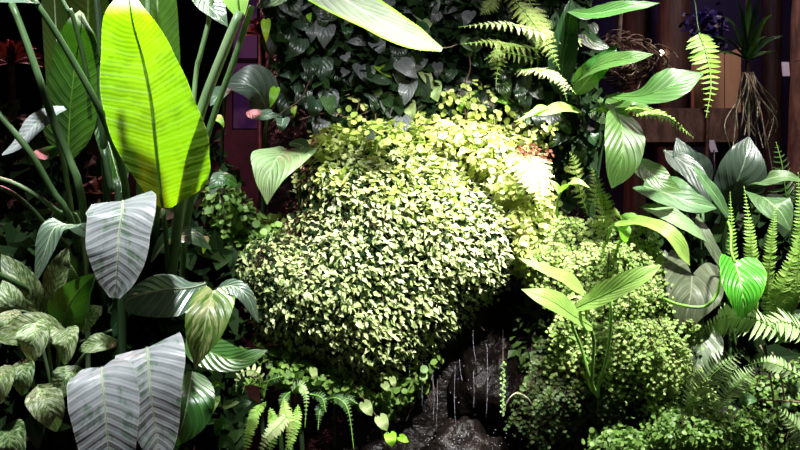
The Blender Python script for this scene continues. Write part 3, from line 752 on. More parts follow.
leaf(A, [(240,16,2.3),(238,0,2.3),(234,-30,2.32),(232,-70,2.36)], [5,15,19,20,20,17,10], [5,12,17,19,18,15,9], 'brightlily', N=(0,-1,.1), fold=10, nv=20, mid='midgreen')
stalk(A, [(240,12,2.3),(226,46,2.3),(203,105,2.32),(188,160,2.34),(176,240,2.38),(168,340,2.42)], 4.5, 5.5, 'stalkpale', ground=True)
stalk(A, [(252,6,2.36),(246,24,2.36),(232,66,2.36),(213,118,2.38),(196,180,2.4),(182,280,2.44)], 3.0, 3.2, 'stalk', ground=True)
stalk(A, [(214,-20,2.45),(209,20,2.45),(200,56,2.45),(196,75,2.46),(190,150,2.47),(182,300,2.48)], 2.3, 2.8, 'stalkpale', ground=True)
leaf(A, [(199,-22,2.5),(205,0,2.46),(218,16,2.42),(228,27,2.42)], 17, 12, 'greygreen', N=(.2,-1,.5), prof='ovate', fold=10, nv=20)
leaf(A, [(300,-45,2.55),(290,-20,2.5),(278,0,2.48),(268,6,2.47)], 14, None, 'darkpad2', prof='lance')

B = root('bird_of_paradise', (P(70,225,2.5).x, 2.6, GROUND-.02), 'bird-of-paradise plant with a dark green upright leaf with white curled tip, at far left', 'plant')
leaf(B, [(68,160,2.52),(70,120,2.5),(73,85,2.48),(77,55,2.46),(81,28,2.42),(82,12,2.37)], [3,22,26,26,24,22,20,14,3], [4,20,27,28,27,26,22,16,3], 'darkpad', N=(0,-1,-.1), fold=8, nv=44, nu=14, wav=2, mid='midgreen', midr=1.2, label='dark upright leaf with a pale curled tip')
leaf(B, [(97,92,2.58),(104,125,2.5),(113,158,2.46),(122,192,2.44)], [8,24,34,34,28,18,3], [4,8,10,11,10,7,2], 'darkpad', N=(-.3,-1,.2), fold=12, nv=30, mid='midrib', midr=.8, wav=1.5)
leaf(B, [(60,110,2.75),(58,60,2.72),(55,10,2.7),(52,-50,2.7)], 12, 12, 'darkpad2', N=(.2,-1,0), prof='paddle', nv=24, mid='midrib')
leaf(B, [(86,70,2.8),(88,30,2.78),(88,-20,2.76),(86,-60,2.76)], 24, 22, 'darkpad2', N=(0,-1,0), prof='paddle', nv=24)
leaf(B, [(36,150,2.5),(52,158,2.42),(62,150,2.4)], 12, 8, 'darkpad2', N=(0,-.6,.8))
leaf(B, [(65,108,2.42),(52,112,2.40),(35,125,2.38),(18,144,2.38),(2,155,2.38)], [4,10,15,15,12,7,1], [3,8,12,12,9,5,1], 'sheenpad', N=(-.2,-.8,.7), fold=8, label='pale grey drooping leaf')
leaf(B, [(44,6,2.2),(28,0,2.16),(10,-2,2.14),(-20,0,2.14)], 11, 10, 'greygreen', N=(0,-.7,.7))
stalk(B, [(12,4,2.3),(24,35,2.3),(38,75,2.3),(54,120,2.31),(70,160,2.33),(82,200,2.36),(92,300,2.45)], 3.4, 4.2, 'stalk', ground=True)
stalk(B, [(8,-5,2.34),(22,35,2.34),(32,62,2.34),(48,110,2.35),(66,175,2.4),(80,300,2.5)], 2, 3, 'stalkpale', ground=True)
stalk(B, [(30,-6,2.16),(48,20,2.17),(68,52,2.2),(96,102,2.24),(112,140,2.3),(126,190,2.36),(130,300,2.44)], 2.6, 4.5, 'stalk', ground=True)
stalk(B, [(-12,100,2.25),(0,116,2.25),(30,152,2.26),(52,190,2.3),(72,224,2.36),(90,310,2.46)], 3, 3.6, 'stalk', ground=True)
stalk(B, [(57,-10,2.38),(68,10,2.38),(72,14,2.38),(84,60,2.44),(92,110,2.5)], 2, 2.5, 'stalk')
stalk(B, [(94,-20,2.46),(99,30,2.46),(101,90,2.47),(104,150,2.48),(112,300,2.5)], 3, 4, 'stalkdark', ground=True)
stalk(B, [(-10,176,2.3),(20,186,2.3),(55,210,2.34),(85,250,2.4)], 2.2, 3, 'stalkpale', ground=True)
stalk(B, [(-10,184,2.36),(15,195,2.36),(45,225,2.38),(75,280,2.42)], 2.2, 3, 'stalk', ground=True)
stalk(B, [(104,150,2.45),(112,190,2.45),(120,215,2.45)], 3, 5, 'stalkdark', ground=True)

C = root('grey_leaved_plant', (P(118,300,2.2).x, 2.35, GROUND-.02), 'paddle-leaved plant whose broad silvery leaves droop in the lower left foreground', 'plant')
leaf(C, [(123,201,2.12),(122,214,2.07),(119,235,2.05),(118,258,2.04),(115,298,2.05)], [29,34,34,33,32,31,28,23,16,5], [30,35,34,33,32,31,28,23,16,5], 'sheenpad', N=(0,-.9,.5), lobe=3, fold=5, nv=50, nu=14, wav=1.5, mid='midrib', midr=1.0, label='silvery drooping leaf, uppermost')
stalk(C, [(123,202,2.13),(124,212,2.22),(122,250,2.28),(116,300,2.3),(112,345,2.32)], 2, 4, 'stalk', ground=True)
leaf(C, [(88,236,2.3),(84,229,2.24),(70,225,2.18),(54,229,2.14),(45,252,2.12),(36,278,2.13)], [3,7,12,14,15,15,12,9,4], [3,6,11,14,15,14,12,8,2], 'greygreen', N=(-.3,-.8,.6), fold=8, nv=34, mid='midrib', midr=.8, label='small grey-green leaf bent over to the left')
stalk(C, [(87,234,2.3),(94,262,2.32),(104,300,2.32),(108,330,2.32)], 2, 3, 'stalk', ground=True)
leaf(C, [(102,368,1.94),(102,378,1.91),(104,398,1.89),(107,430,1.88),(112,500,1.88)], [17,31,35,35,33,30,27,22,16,6], [20,32,34,34,32,30,27,22,16,6], 'sheenpad', N=(0,-.9,.5), lobe=6, fold=6, nv=50, nu=14, wav=1.5, mid='midrib', midr=1.3, label='silvery leaf nearest the front, cut by the bottom edge')
stalk(C, [(102,369,1.96),(104,385,2.08),(108,420,2.15),(112,470,2.2)], 3, 4, 'stalk', ground=True)
leaf(C, [(147,348,2.06),(148,358,2.03),(150,388,2.0),(155,425,2.0),(161,464,2.0)], [34,37,37,34,31,28,25,21,15,5], [30,33,32,30,28,26,23,19,13,4], 'sheenpad', N=(0,-.9,.5), lobe=2, fold=5, nv=50, nu=14, wav=1.5, mid='midrib', midr=1.2, label='silvery leaf with torn spots, to the right')
stalk(C, [(147,349,2.07),(149,362,2.17),(148,400,2.24),(142,460,2.28)], 3, 4, 'stalk', ground=True)
stalk(C, [(-12,268,2.1),(0,275,2.1),(30,290,2.1),(57,311,2.12),(82,340,2.16),(100,370,2.2)], 2.6, 3, 'stalk', ground=True)
leaf(C, [(205,284,2.24),(190,288,2.2),(165,290,2.17),(142,294,2.16),(128,300,2.17),(126,310,2.2)], [4,16,24,24,20,13,5], [3,10,16,18,14,8,3][::-1][::-1], 'greygreen', N=(0,-.9,.6), fold=-8, nv=34, mid='midrib', midr=.9, label='grey-green leaf with a curled tip')
stalk(C, [(205,284,2.24),(200,300,2.3),(185,340,2.34),(170,400,2.36)], 2.4, 3.5, 'stalkdark', ground=True)

D_ = root('variegated_arum', (P(213,300,2.3).x, 2.42, GROUND-.02), 'green leafy plant with one cream-centred pointed leaf, right of the silvery leaves', 'plant')
leaf(D_, [(213,291,2.2),(208,310,2.14),(203,335,2.12),(195,370,2.14)], [14,23,25,24,21,16,10,5,0], [10,16,18,20,19,16,11,5,0], 'variegated', N=(.1,-1,.4), fold=12, nv=34, lobe=5, wav=1.2, label='cream-centred pointed leaf')
leaf(D_, [(216,289,2.24),(232,286,2.2),(247,296,2.18),(259,323,2.2)], 7, 9, 'greygreen', N=(.3,-1,.5), fold=8, nv=24)
leaf(D_, [(186,338,2.4),(210,352,2.34),(238,360,2.3),(268,350,2.3)], 14, 16, 'gloss', N=(0,-.8,.6), fold=10)
leaf(D_, [(192,372,2.3),(188,398,2.2),(184,420,2.18),(176,446,2.2)], [6,14,20,24,26,24,18,10,1], [4,8,11,12,12,10,7,4,1], 'gloss', N=(.3,-1,.4), fold=14, nv=26, mid='stalkbright' if False else 'midrib', midr=.8)
leaf(D_, [(150,262,2.55),(168,240,2.5),(190,236,2.48),(212,250,2.5)], 10, 12, 'glossdark', N=(0,-.7,.8))
leaf(D_, [(188,150,2.6),(196,176,2.55),(194,205,2.55)], 9, None, 'glossdark')
for sx, sy in ((213,291), (216,289), (190,340), (192,374)): stalk(D_, [(sx,sy,2.3),(sx-2,sy+30,2.36),(206,430,2.4)], 1.4, 2.2, 'stalkdark', ground=True)

def arum(label, base, leaves, mats, name='dumb_cane', cat='plant', Yd=0, stemmat='stalkpale'):
    rt = root(name, (P(*base).x, base[2]+.08, GROUND-.02), label, cat)
    for i, (b0, t0, w_, *rest) in enumerate(leaves):
        Y = base[2]+(rest[0] if rest else 0); mt = rest[1] if len(rest) > 1 else mats[i % len(mats)]
        mx, my = (b0[0]+t0[0])/2, (b0[1]+t0[1])/2
        L = math.hypot(b0[0]-t0[0], b0[1]-t0[1])
        leaf(rt, [(*b0, Y), (mx, my-L*.06, Y-.05), (*t0, Y-.03)], w_*1.05, None, mt, N=(R.gauss(0,.15),-.9,.5), fold=10, prof='ovate', nv=24, nu=9, lobe=w_*.15, wav=1.2)
        stalk(rt, [(*b0, Y), ((b0[0]+base[0])/2, b0[1]+12, Y+.06), (base[0], base[1], Y+.12)], 1.3, 2, stemmat)
    stalk(rt, [(base[0], base[1]-20, base[2]+.12), (base[0]+2, base[1]+40, base[2]+.12)], 3, 4, stemmat, 'stem', ground=True)
    return rt
arum('dumb cane with mottled leaves reaching up behind, at the left edge', (45,345,2.35), [((42,322),(1,254),15,.05,'mottled'), ((50,304),(68,246),14,.1,'mottled'), ((22,330),(2,280),13,-.02,'mottled_pale'), ((82,325),(102,306),13,.0,'mottled_pale'), ((88,296),(60,250),12,.2,'darkpad2'),((112,330),(132,304),12,.2,'glossdark')], ['mottled'])
leaf(B, [(60,328,2.3),(68,308,2.26),(82,288,2.24),(97,273,2.25)], [5,14,19,18,14,8,1], [6,20,26,24,18,8,1], 'gloss', N=(.1,-1,.2), fold=16, mid='midrib', midr=.8)
arum('dumb cane with pale speckled leaves crowding the lower left', (55,400,2.2), [((64,330),(-8,338),15,-.05,'mottled_pale'), ((37,320),(30,364),16,-.08,'mottled_pale'), ((68,328),(64,365),14,-.06,'mottled_pale'), ((117,341),(78,350),9,-.04,'mottled_pale'), ((14,310),(-6,345),13,-.02,'mottled_pale')], ['mottled_pale'])
arum('dumb cane with green mottled leaves at the bottom left corner', (40,440,2.12), [((22,360),(22,397),12,-.02,'mottled'), ((4,366),(-3,406),13,-.04,'mottled_pale'), ((76,366),(54,398),14,.0,'mottled'), ((38,386),(57,432),15,-.02,'mottled_pale'), ((6,426),(16,466),18,-.05,'mottled'), ((30,415),(38,450),10,.05,'glossdark')], ['mottled'])

# dark undergrowth behind on the left
def under(label, poly, n, Y0, size, seed, mat='shadefol', D=.15, name='dark_shrub', tmpl=T_OV, core=True, cat='shrub'):
    b = Bulge(poly, Y0, D, 50, .06, seed); cx = sum(p[0] for p in poly)/len(poly); my = max(p[1] for p in poly)
    rt = root(name, (P(cx, my, Y0+.1).x, Y0+.1, GROUND-.02), label, cat)
    foliage(b, rt, n, size, M[mat], tmpl, thick=.10, up=.4, rnd=.8); twigs(b, rt, 24, (30, 70), 1.2)
    if core: bulge_core(b, rt, back=.12, step=12)
    stalk(rt, [(cx, my-60, Y0+.06), (cx, my-40, Y0+.08)], 3, 4, 'stem', 'stem', ground=(my < 400))
    if my >= 400: stalk(rt, [(cx, my-40, Y0+.08), (cx, 225+(CZ-GROUND+.035)*F/(Y0+.08), Y0+.08)], 3, 3, 'stem', 'stem')
    return rt
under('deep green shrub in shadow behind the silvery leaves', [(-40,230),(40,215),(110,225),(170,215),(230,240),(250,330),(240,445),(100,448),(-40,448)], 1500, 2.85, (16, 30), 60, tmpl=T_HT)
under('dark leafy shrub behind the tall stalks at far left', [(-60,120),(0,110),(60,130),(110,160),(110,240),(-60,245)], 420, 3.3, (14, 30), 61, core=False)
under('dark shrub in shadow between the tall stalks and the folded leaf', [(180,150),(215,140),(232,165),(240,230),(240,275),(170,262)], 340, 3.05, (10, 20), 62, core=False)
# reddish bromeliads far left
def bromeliad(label, cx, cy, Y, n, ln, mat, r=3, name='bromeliad'):
    rt = root(name, (P(cx, cy, Y).x, Y, GROUND-.02), label, 'plant')
    for i in range(n):
        a = -math.pi*.5+(i-(n-1)/2)/(n)*3.6+R.gauss(0, .1); dx, dy = math.cos(a)*ln, math.sin(a)*ln
        leaf(rt, [(cx, cy, Y), (cx+dx*.55, cy+dy*.6, Y-.03*R.random()), (cx+dx, cy+dy*.8+ln*.15, Y-.06*R.random())], r, None, mat, prof='strap', N=(0,-.8,.6), fold=20, nv=10, nu=3)
    stalk(rt, [(cx, cy-2, Y), (cx, cy+30, Y+.02)], r*.8, r, 'stem', 'stem', ground=True)
    return rt
bromeliad('red strap-leaved bromeliad behind the stalks at the upper left edge', 12, 62, 3.4, 9, 34, 'redleaf', 4)
bromeliad('dim red bromeliad low between the stalks at far left', 22, 226, 3.2, 7, 24, 'redleaf', 3.5)
bromeliad('red bromeliad glimpsed under the dark paddle leaf', 100, 192, 3.1, 7, 20, 'redleaf', 3.5)
bromeliad('red bromeliad at the top beside the purple window', 262, 34, 4.3, 8, 22, 'redleaf', 4)
# folded big leaf + stone-grey leaf by the window
E = root('arum_plant', (P(285,150,2.75).x, 2.72, GROUND-.02), 'single broad folded pale green leaf at the upper left of the mound', 'plant')
leaf(E, [(286,150,2.66),(276,160,2.56),(268,180,2.52),(267,205,2.54)], [20,32,36,34,28,20,13,6,0], [9,15,22,25,23,17,11,5,0], 'arum', N=(-.1,-1,.4), fold=10, nv=34, lobe=7, label='broad folded heart leaf')
stalk(E, [(286,150,2.66),(296,160,2.7),(300,200,2.76),(290,300,2.78)], 1.6, 2, 'stalk', ground=True)
leaf(E, [(290,142,2.7),(303,146,2.66),(306,156,2.64)], 7, None, 'greygreen', N=(0,-.7,.7), nv=12)
G = root('grey_leaf_plant', (P(255,120,2.9).x, 2.98, GROUND-.02), 'dull grey-green broad leaf below the purple window', 'plant')
leaf(G, [(268,112,2.86),(258,92,2.8),(245,84,2.78),(224,84,2.8)], [6,13,16,16,13,8,1], [5,14,20,22,18,10,1], 'slate', N=(-.1,-1,.6), fold=12)
leaf(G, [(226,86,2.86),(218,96,2.8),(210,106,2.79)], 9, None, 'greygreen')
leaf(G, [(238,186,2.7),(226,180,2.66),(206,188,2.66)], 6, None, 'gloss')
leaf(G, [(226,172,2.72),(218,180,2.66),(210,196,2.66)], 8, None, 'greygreen')
leaf(G, [(214,116,2.72),(221,121,2.66),(224,128,2.66)], 4.5, None, 'vlime', nv=10)
leaf(G, [(204,236,2.72),(205,244,2.66),(203,254,2.66)], 4.5, None, 'vlime', nv=10)
leaf(G, [(246,112,2.72),(262,116,2.66),(283,115,2.66)], 6, None, 'greygreen', nv=14)
for a_, b_ in ((268,112), (226,88), (238,186)): stalk(G, [(a_,b_,2.86),(a_-4,b_+60,2.92),(a_-8,330,2.96)], 1.5, 2.5, 'stalkdark', ground=True)

# overhanging pale leaf at top centre
H = root('overhanging_plant', P(300, -60, 2.4), 'big pale leaf hanging in from the top edge above the dark vine', 'plant')
leaf(H, [(288,-46,2.3),(318,-18,2.2),(352,4,2.14),(385,22,2.1),(412,36,2.08),(442,50,2.08)], [8,22,30,32,31,28,25,21,15,4], [7,18,23,24,22,20,18,17,13,3], 'overhang', N=(.1,-.7,.8), fold=-5, nv=44, nu=14, mid='midrib', midr=.8, wav=1.0)
stalk(H, [(288,-46,2.3),(282,-70,2.45),(290,-120,2.9),(300,-200,2.97)], 2.5, 3, 'stalkpale')
stalk(H, [(441,48,2.12),(450,47,2.3),(458,44,2.8)], .5, .5, 'stem', 'tendril')

# ================================================================== right side
K = root('peace_lily', (P(600,150,2.75).x, 2.78, GROUND-.02), 'peace lily with broad glossy ribbed leaves fanning out at the upper right', 'plant')
kl = [([(572,84,2.7),(598,66,2.6),(628,58,2.54),(654,54,2.54)], 11, 14, 'lily', (0,-.8,.6)),
      ([(606,96,2.62),(640,96,2.5),(672,86,2.46),(704,73,2.47)], [2,4,6,9,13,16,16,9,0], [3,6,9,12,15,17,14,7,0], 'lily', (0,-.8,.6)),
      ([(566,10,2.72),(590,14,2.62),(625,8,2.56),(660,3,2.56)], 10, 11, 'lily', (0,-.8,.6)),
      ([(560,96,2.78),(563,60,2.72),(568,30,2.7),(572,-4,2.7)], 18, 13, 'glossdark', (.3,-1,.2)),
      ([(544,60,2.82),(552,40,2.78),(556,10,2.78)], 10, None, 'glossdark', (0,-1,.2)),
      ([(575,95,2.72),(592,75,2.64),(606,60,2.62),(618,44,2.62)], 14, 10, 'gloss', (.1,-1,.3)),
      ([(615,108,2.6),(622,130,2.5),(622,158,2.46),(612,188,2.47)], [3,11,16,19,21,20,17,11,1], [3,10,15,18,20,20,17,11,1], 'lily', (.1,-1,.25)),
      ([(560,114,2.66),(545,108,2.56),(528,116,2.5),(514,122,2.5)], 4, 5, 'brightlily', (0,-.7,.7)),
      ([(582,112,2.7),(562,108,2.6),(545,112,2.54),(524,114,2.54)], 8, 7, 'brightlily', (0,-.8,.6)),
      ([(600,98,2.72),(616,106,2.62),(632,100,2.58),(650,108,2.58)], 9, 11, 'lily', (0,-.8,.6)),
      ([(574,20,2.9),(590,40,2.82),(612,50,2.8)], 9, 12, 'glossdark', (0,-.9,.4))]
for pts, wl, wr, mt, N0 in kl:
    big = pts[0][0] in (606, 615, 572)
    leaf(K, pts, wl, wr, mt, N=N0, fold=12, prof='ovate', nv=34, nu=12, mid='midgreen' if big else None, midr=.8, wav=1.2)
    stalk(K, [pts[0], (pts[0][0]*.5+296, pts[0][1]+30, 2.86), (592,250,2.93)], 1.3, 1.8, 'stalkdark', ground=True)

Mr = root('arrowhead_plant', (P(690,220,2.9).x, 2.95, GROUND-.02), 'clump of broad grey-green arum leaves in the middle of the right side', 'plant')
for pts, wl, wr, mt, N0, lb in [
    ([(638,160,2.66),(650,172,2.58),(664,184,2.55),(681,190,2.56)], [6,12,14,13,9,1], [8,14,15,12,8,1], 'lily', (0,-.9,.5), 0),
    ([(644,186,2.74),(665,193,2.66),(690,202,2.62),(716,208,2.63)], [12,20,20,15,9,1], [10,15,15,13,9,1], 'arumgreen', (0,-.9,.5), 6),
    ([(702,196,2.96),(694,176,2.9),(684,158,2.88),(677,138,2.9)], [8,18,20,16,9,1], [10,20,22,18,10,1], 'slate', (0,-1,.3), 0),
    ([(728,202,2.85),(736,184,2.78),(745,160,2.75),(749,137,2.78)], [14,20,23,22,14,1], [20,26,27,22,12,1], 'slate', (0,-1,.35), 4),
    ([(728,216,2.72),(716,196,2.68),(704,180,2.67),(692,163,2.68)], [3,6,7,7,5,0], [3,6,7,6,4,0], 'arumgreen', (.4,-1,.3), 0),
    ([(642,206,2.7),(664,212,2.6),(686,224,2.57),(708,242,2.58)], [4,9,9,7,5,0], [4,9,10,9,6,0], 'arum', (0,-.8,.6), 0),
    ([(664,150,2.9),(690,168,2.84),(706,190,2.8),(712,206,2.8)], 10, 14, 'slate', (0,-.9,.4), 0),
    ([(748,188,2.8),(765,180,2.7),(785,176,2.66),(806,182,2.66)], 8, 9, 'arumgreen', (0,-.8,.6), 0),
    ([(762,196,2.7),(772,204,2.62),(782,214,2.6),(790,230,2.6)], [16,20,20,16,9,1], [16,20,20,16,9,1], 'arumgreen', (0,-.9,.4), 5),
    ([(698,215,2.8),(703,230,2.72),(720,260,2.7),(735,285,2.72)], 6, 8, 'olive', (.2,-1,.4), 0)]:
    leaf(Mr, pts, wl, wr, mt, N=N0, fold=9, nv=30, nu=11, lobe=lb, wav=1.5)
    stalk(Mr, [pts[0], (pts[0][0]*.6+282, pts[0][1]+40, 2.92), (704,330,2.98)], 1.5, 2.5, 'stalk', ground=True)

Nn = root('elephant_ear', (P(692,300,2.75).x, 2.8, GROUND-.02), 'elephant-ear plant with a large dull grey-olive heart leaf right of the maidenhair', 'plant')
leaf(Nn, [(692,275,2.64),(691,292,2.58),(687,312,2.56),(682,334,2.57)], [24,31,31,28,22,15,8,0], [24,30,29,26,21,14,7,0], 'olive', N=(0,-1,.3), fold=7, nv=36, nu=12, lobe=26, wav=1.2, label='large grey-olive heart leaf')
stalk(Nn, [(692,276,2.66),(698,300,2.72),(702,340,2.78)], 1.4, 2.2, 'stalk', ground=True)
leaf(Nn, [(704,324,2.66),(701,345,2.6),(696,370,2.57),(690,400,2.58)], [12,19,21,20,16,10,4,0], [10,14,15,14,11,7,3,0], 'marbled', N=(0,-1,.4), fold=8, nv=30, wav=1.2, label='white-marbled leaf')
leaf(Nn, [(664,330,2.72),(672,345,2.68),(680,360,2.67),(686,378,2.67)], 14, 12, 'olive', N=(0,-1,.4), nv=20)
leaf(Nn, [(665,250,2.8),(662,275,2.76),(660,300,2.76)], 10, 8, 'slate', N=(0,-1,.4), nv=20)
for sx, sy in ((704,324), (664,330)): stalk(Nn, [(sx,sy,2.7),(sx+2,sy+60,2.76),(sx+2,450,2.8)], 1.5, 2.2, 'stalk', ground=True)

O = root('heart_leaf_philodendron', (P(735,330,2.35).x, 2.5, GROUND-.02), 'bright glossy green heart-shaped leaf on a thin stalk at the right', 'plant')
leaf(O, [(735,263,2.34),(740,280,2.29),(743,298,2.27),(742,320,2.28)], [22,27,27,24,20,14,8,0], [13,18,20,21,19,14,8,0], 'heart', N=(.05,-1,.4), fold=9, nv=40, nu=14, lobe=9, wav=.8, label='bright heart-shaped leaf')
stalk(O, [(735,263,2.34),(731,250,2.36),(731,232,2.42),(728,222,2.5)], 1.3, 1.3, 'stalkbright')
stalk(O, [(728,222,2.5),(724,250,2.6),(730,340,2.66)], 1.3, 2, 'stalk', ground=True)
stalk(O, [(664,299,2.5),(680,305,2.44),(703,307,2.42),(715,297,2.42),(720,283,2.42),(722,268,2.46)], 1.7, 1.7, 'stalkbright')
stalk(O, [(664,299,2.5),(655,305,2.62),(655,360,2.7)], 1.5, 2, 'stalk', ground=True)

Ls = root('young_peace_lily', (P(600,385,2.3).x, 2.42, GROUND-.02), 'bright young plant with four smooth lime leaves on tall stems in front of the maidenhair', 'plant')
for pts, wl, wr, rib in [
    ([(592,327,2.24),(574,316,2.16),(550,300,2.1),(521,289,2.1)], [3,8,9,8,9,10,7,0], [2,5,8,11,12,10,6,0], True),
    ([(574,309,2.24),(600,297,2.14),(632,281,2.08),(662,265,2.08)], [4,10,12,12,11,10,7,0], [4,8,10,10,9,8,6,0], True),
    ([(584,293,2.32),(566,280,2.26),(545,270,2.22),(517,257,2.22)], [3,6,7,6,5,4,3,0], [3,8,9,8,6,5,3,0], False),
    ([(616,224,2.42),(642,222,2.34),(670,234,2.28),(690,266,2.28)], [3,7,7,7,8,9,7,0], [3,5,5,6,7,7,6,0], False),
    ([(622,240,2.5),(622,228,2.42),(632,219,2.38),(644,222,2.38)], [4,8,9,7,0], [4,6,6,5,0], False)]:
    leaf(Ls, pts, wl, wr, 'brightlily', N=(0,-.85,.55), fold=9, nv=34, nu=10, mid='stalkbright' if rib else None, midr=.8, wav=.8)
for pts in ([(590,326,2.24),(594,345,2.3),(592,382,2.36)], [(574,309,2.24),(572,324,2.3),(582,350,2.34),(590,380,2.36)], [(584,292,2.32),(587,320,2.45),(588,380,2.5)], [(611,300,2.22),(610,335,2.28),(605,365,2.32),(599,385,2.36)], [(616,224,2.42),(608,236,2.6),(602,300,2.72),(598,380,2.7)], [(622,240,2.5),(614,260,2.66),(600,380,2.7)]):
    stalk(Ls, pts+[(598, 398, 2.56), (600, 420, 2.74)], 1.4, 1.8, 'stalkbright')
# seedling near fern at 560,190
sd = root('seedling', P(557, 215, 2.6), 'small seedling with one arched lime leaf right of the brilliantly lit fern', 'plant')
leaf(sd, [(561,192,2.56),(568,184,2.5),(578,182,2.48),(590,188,2.48)], 4.5, None, 'brightlily', N=(0,-.6,.8), nv=18)
leaf(sd, [(560,194,2.58),(556,186,2.55),(550,180,2.55)], 3.5, None, 'brightlily', nv=12)
stalk(sd, [(561,191,2.56),(557,203,2.6),(557,216,2.66),(560,230,2.72)], 1.2, 1.4, 'stalkbright', 'stem')

# maidenhair ferns
mh = [(0,'maidenhair fern tumbling over the right shoulder beneath the peace lily', None, 2.78, (540,640,222,262), 24),
      (1,'large bright maidenhair fern cascading in the right centre behind the young lily', None, 2.72, (555,668,258,352), 72),
      (2,'maidenhair fern hanging low to the right of the dark rock', None, 2.76, (535,660,330,400), 30),
      (3,'maidenhair fern spilling towards the grey marbled leaf', None, 2.68, (632,690,315,385), 26)]
polys = [[(530,250),(545,215),(590,215),(630,225),(652,262),(640,300),(560,300),(535,280)],
         [(545,300),(560,275),(640,270),(668,295),(684,330),(676,372),(640,390),(570,380),(545,345)],
         [(530,365),(560,345),(640,360),(660,395),(668,440),(600,465),(530,460),(520,410)],
         [(640,320),(668,335),(690,370),(700,410),(690,440),(650,420),(632,370)]]
for (i, lab, _, Y0, (x0, x1, y0, y1), nf), poly in zip(mh, polys):
    b = Bulge(poly, Y0+.08, .24, 55, .05, 70+i)
    rt = root('maidenhair_fern', P((x0+x1)/2, y1+20, Y0+.05), lab, 'fern')
    foliage(b, rt, [900, 1100, 1500, 400][i], (3.2, 5.2), M['maid' if i == 0 else 'maidshade'], T_FAN, up=.6, thick=.05, down=.9, rnd=.45, bright=lambda x, y: (.25 if x < 600 and y < 290 else 0)-(max(0, y-300)/220))  # inner leaves use the shaded copy; painted tones darken downwards
    bulge_core(b, rt, back=.07)
    for k in range(nf):
        x = R.uniform(x0, x1); y = R.uniform(y0, y1); Y = b.Y(x, y)
        maiden(rt, x, y, x+R.gauss((x-(x0+x1)/2)*.3+6, 8), y+R.uniform(32, 58), Y, M['maid'] if (i != 2 or x > 605) else M['maidshade'], arch=.07)  # shaded copy on the left part of the low fern
    stalk(rt, [((x0+x1)/2, y1, Y0+.14), ((x0+x1)/2+5, y1+40, Y0+.18)], 3, 4, 'stem', 'rootstock', ground=True)

# orchid, hanging roots, hanging frond, blue flowers
Q = root('hanging_orchid', P(747, 62, 3.3), 'orchid with strap leaves and long dangling pale roots hanging at upper right', 'orchid')
for i, (dx, dy, w_) in enumerate([(-28,-8,2.6),(-34,-24,2.8),(-24,-44,3),(-12,-62,3.2),(2,-70,3.4),(14,-62,3.2),(26,-46,3),(36,-24,2.8),(30,-8,2.6),(-18,-22,2.8),(20,-24,2.8)]):
    Y = 3.3-.08*R.random()
    leaf(Q, [(747,60,3.3),(747+dx*.55,60+dy*.75,Y),(747+dx,60+dy,Y-.04)], w_, None, 'glossdark' if i % 2 else 'gloss', prof='strap', N=(0,-.8,.6), fold=22, nv=12, nu=4)
stalk(Q, [(747,-60,3.3),(747,0,3.3),(747,60,3.3),(748,78,3.3)], 1.2, 2.4, 'stem', 'stem')
for i in range(26):
    x0 = 748+R.gauss(0, 2.5); sw = R.gauss(6, 10); ln = R.uniform(40, 105)
    stalk(Q, [(x0, 72, 3.3), (x0+sw*.7, 72+ln*.3, 3.28+R.gauss(0,.03)), (x0+sw*1.5+R.gauss(0,3), 72+ln*.65, 3.28+R.gauss(0,.05)), (x0+sw+R.gauss(0,4), 72+ln, 3.3+R.gauss(0,.05))], .75, .5, 'rootpale' if i % 3 else 'root', 'root', n=14, sides=5)
wp = P(747,-60,3.3)
v, f = tube_data([wp, Vector((wp.x, 3.3, 3.9))], [.0025]*2, 5); build('hanging_wire', v, f, M['metal'], Q)
S_ = root('root_basket', P(625, 60, 3.3), 'hanging tangle of dry tan roots behind the peace lily leaves', 'plant')
for i in range(70):
    a = R.uniform(0, 6.28); rr = R.uniform(.4, 1); x = 625+math.cos(a)*34*rr; y = 54+math.sin(a)*16*rr
    pts = []
    for k in range(5):
        pts.append((x, y, 3.3+R.gauss(0, .07))); a += R.gauss(1.0, .5); x += math.cos(a)*9+1; y += math.sin(a)*6+(5 if i % 2 else 0)
    stalk(S_, pts, .9, .5, 'root', 'root', n=16, sides=5)
stalk(S_, [(619,-120,3.3),(620,-30,3.3),(620,15,3.3),(618,45,3.3)], 2.2, 2.8, 'root', 'stem')
bb = P(619,-120,3.3)
v, f = tube_data([bb, Vector((bb.x, 3.3, 3.9))], [.004]*2, 5); build('hanging_wire', v, f, M['metal'], S_)
bsk = P(622, 62, 3.32)
Vt, Fc = [], []
for k in range(7):
    rr = .13*math.sin(math.pi*(.5+.42*k/6)); z = bsk.z+.02-.085*k/6*1.5
    cs = [Vector((bsk.x+rr*math.cos(q/20*6.2832), bsk.y+rr*math.sin(q/20*6.2832), z)) for q in range(21)]
    tube_data(cs, [.003]*21, 4, Vt, Fc)
build('basket', Vt, Fc, M['stem'], S_)
fernplant('single ladder-like fern frond hanging in front of the tan boards', (705,118,3.2), [dict(pts=[(699,33,2.9),(707,55,2.88),(711,85,2.87),(706,118,2.87)], hw=18, n=17, mat=M['ferngreen'], prof='tri', ang=84, pw=.26, rr=1.0, rib='stalkbright', N=(0,-.9,.5), label='ladder-like frond')])
stalk(COL.objects.get('fern.005') or bpy.data.objects[[o.name for o in bpy.data.objects if o.get('label','').startswith('single ladder')][0]], [(699,33,2.9),(696,10,2.92),(692,-60,2.95),(692,-466,2.95)], 1.0, .8, 'stalkdark')
bl = Bulge([(686,22),(700,8),(716,10),(724,28),(718,44),(696,46)], 3.9, .08, 14, .05, 90)
br_ = root('blue_flower_cluster', (P(705,45,3.9).x, 3.95, GROUND-.02), 'dim violet-blue cluster of flowers beside the wooden post', 'flowers')
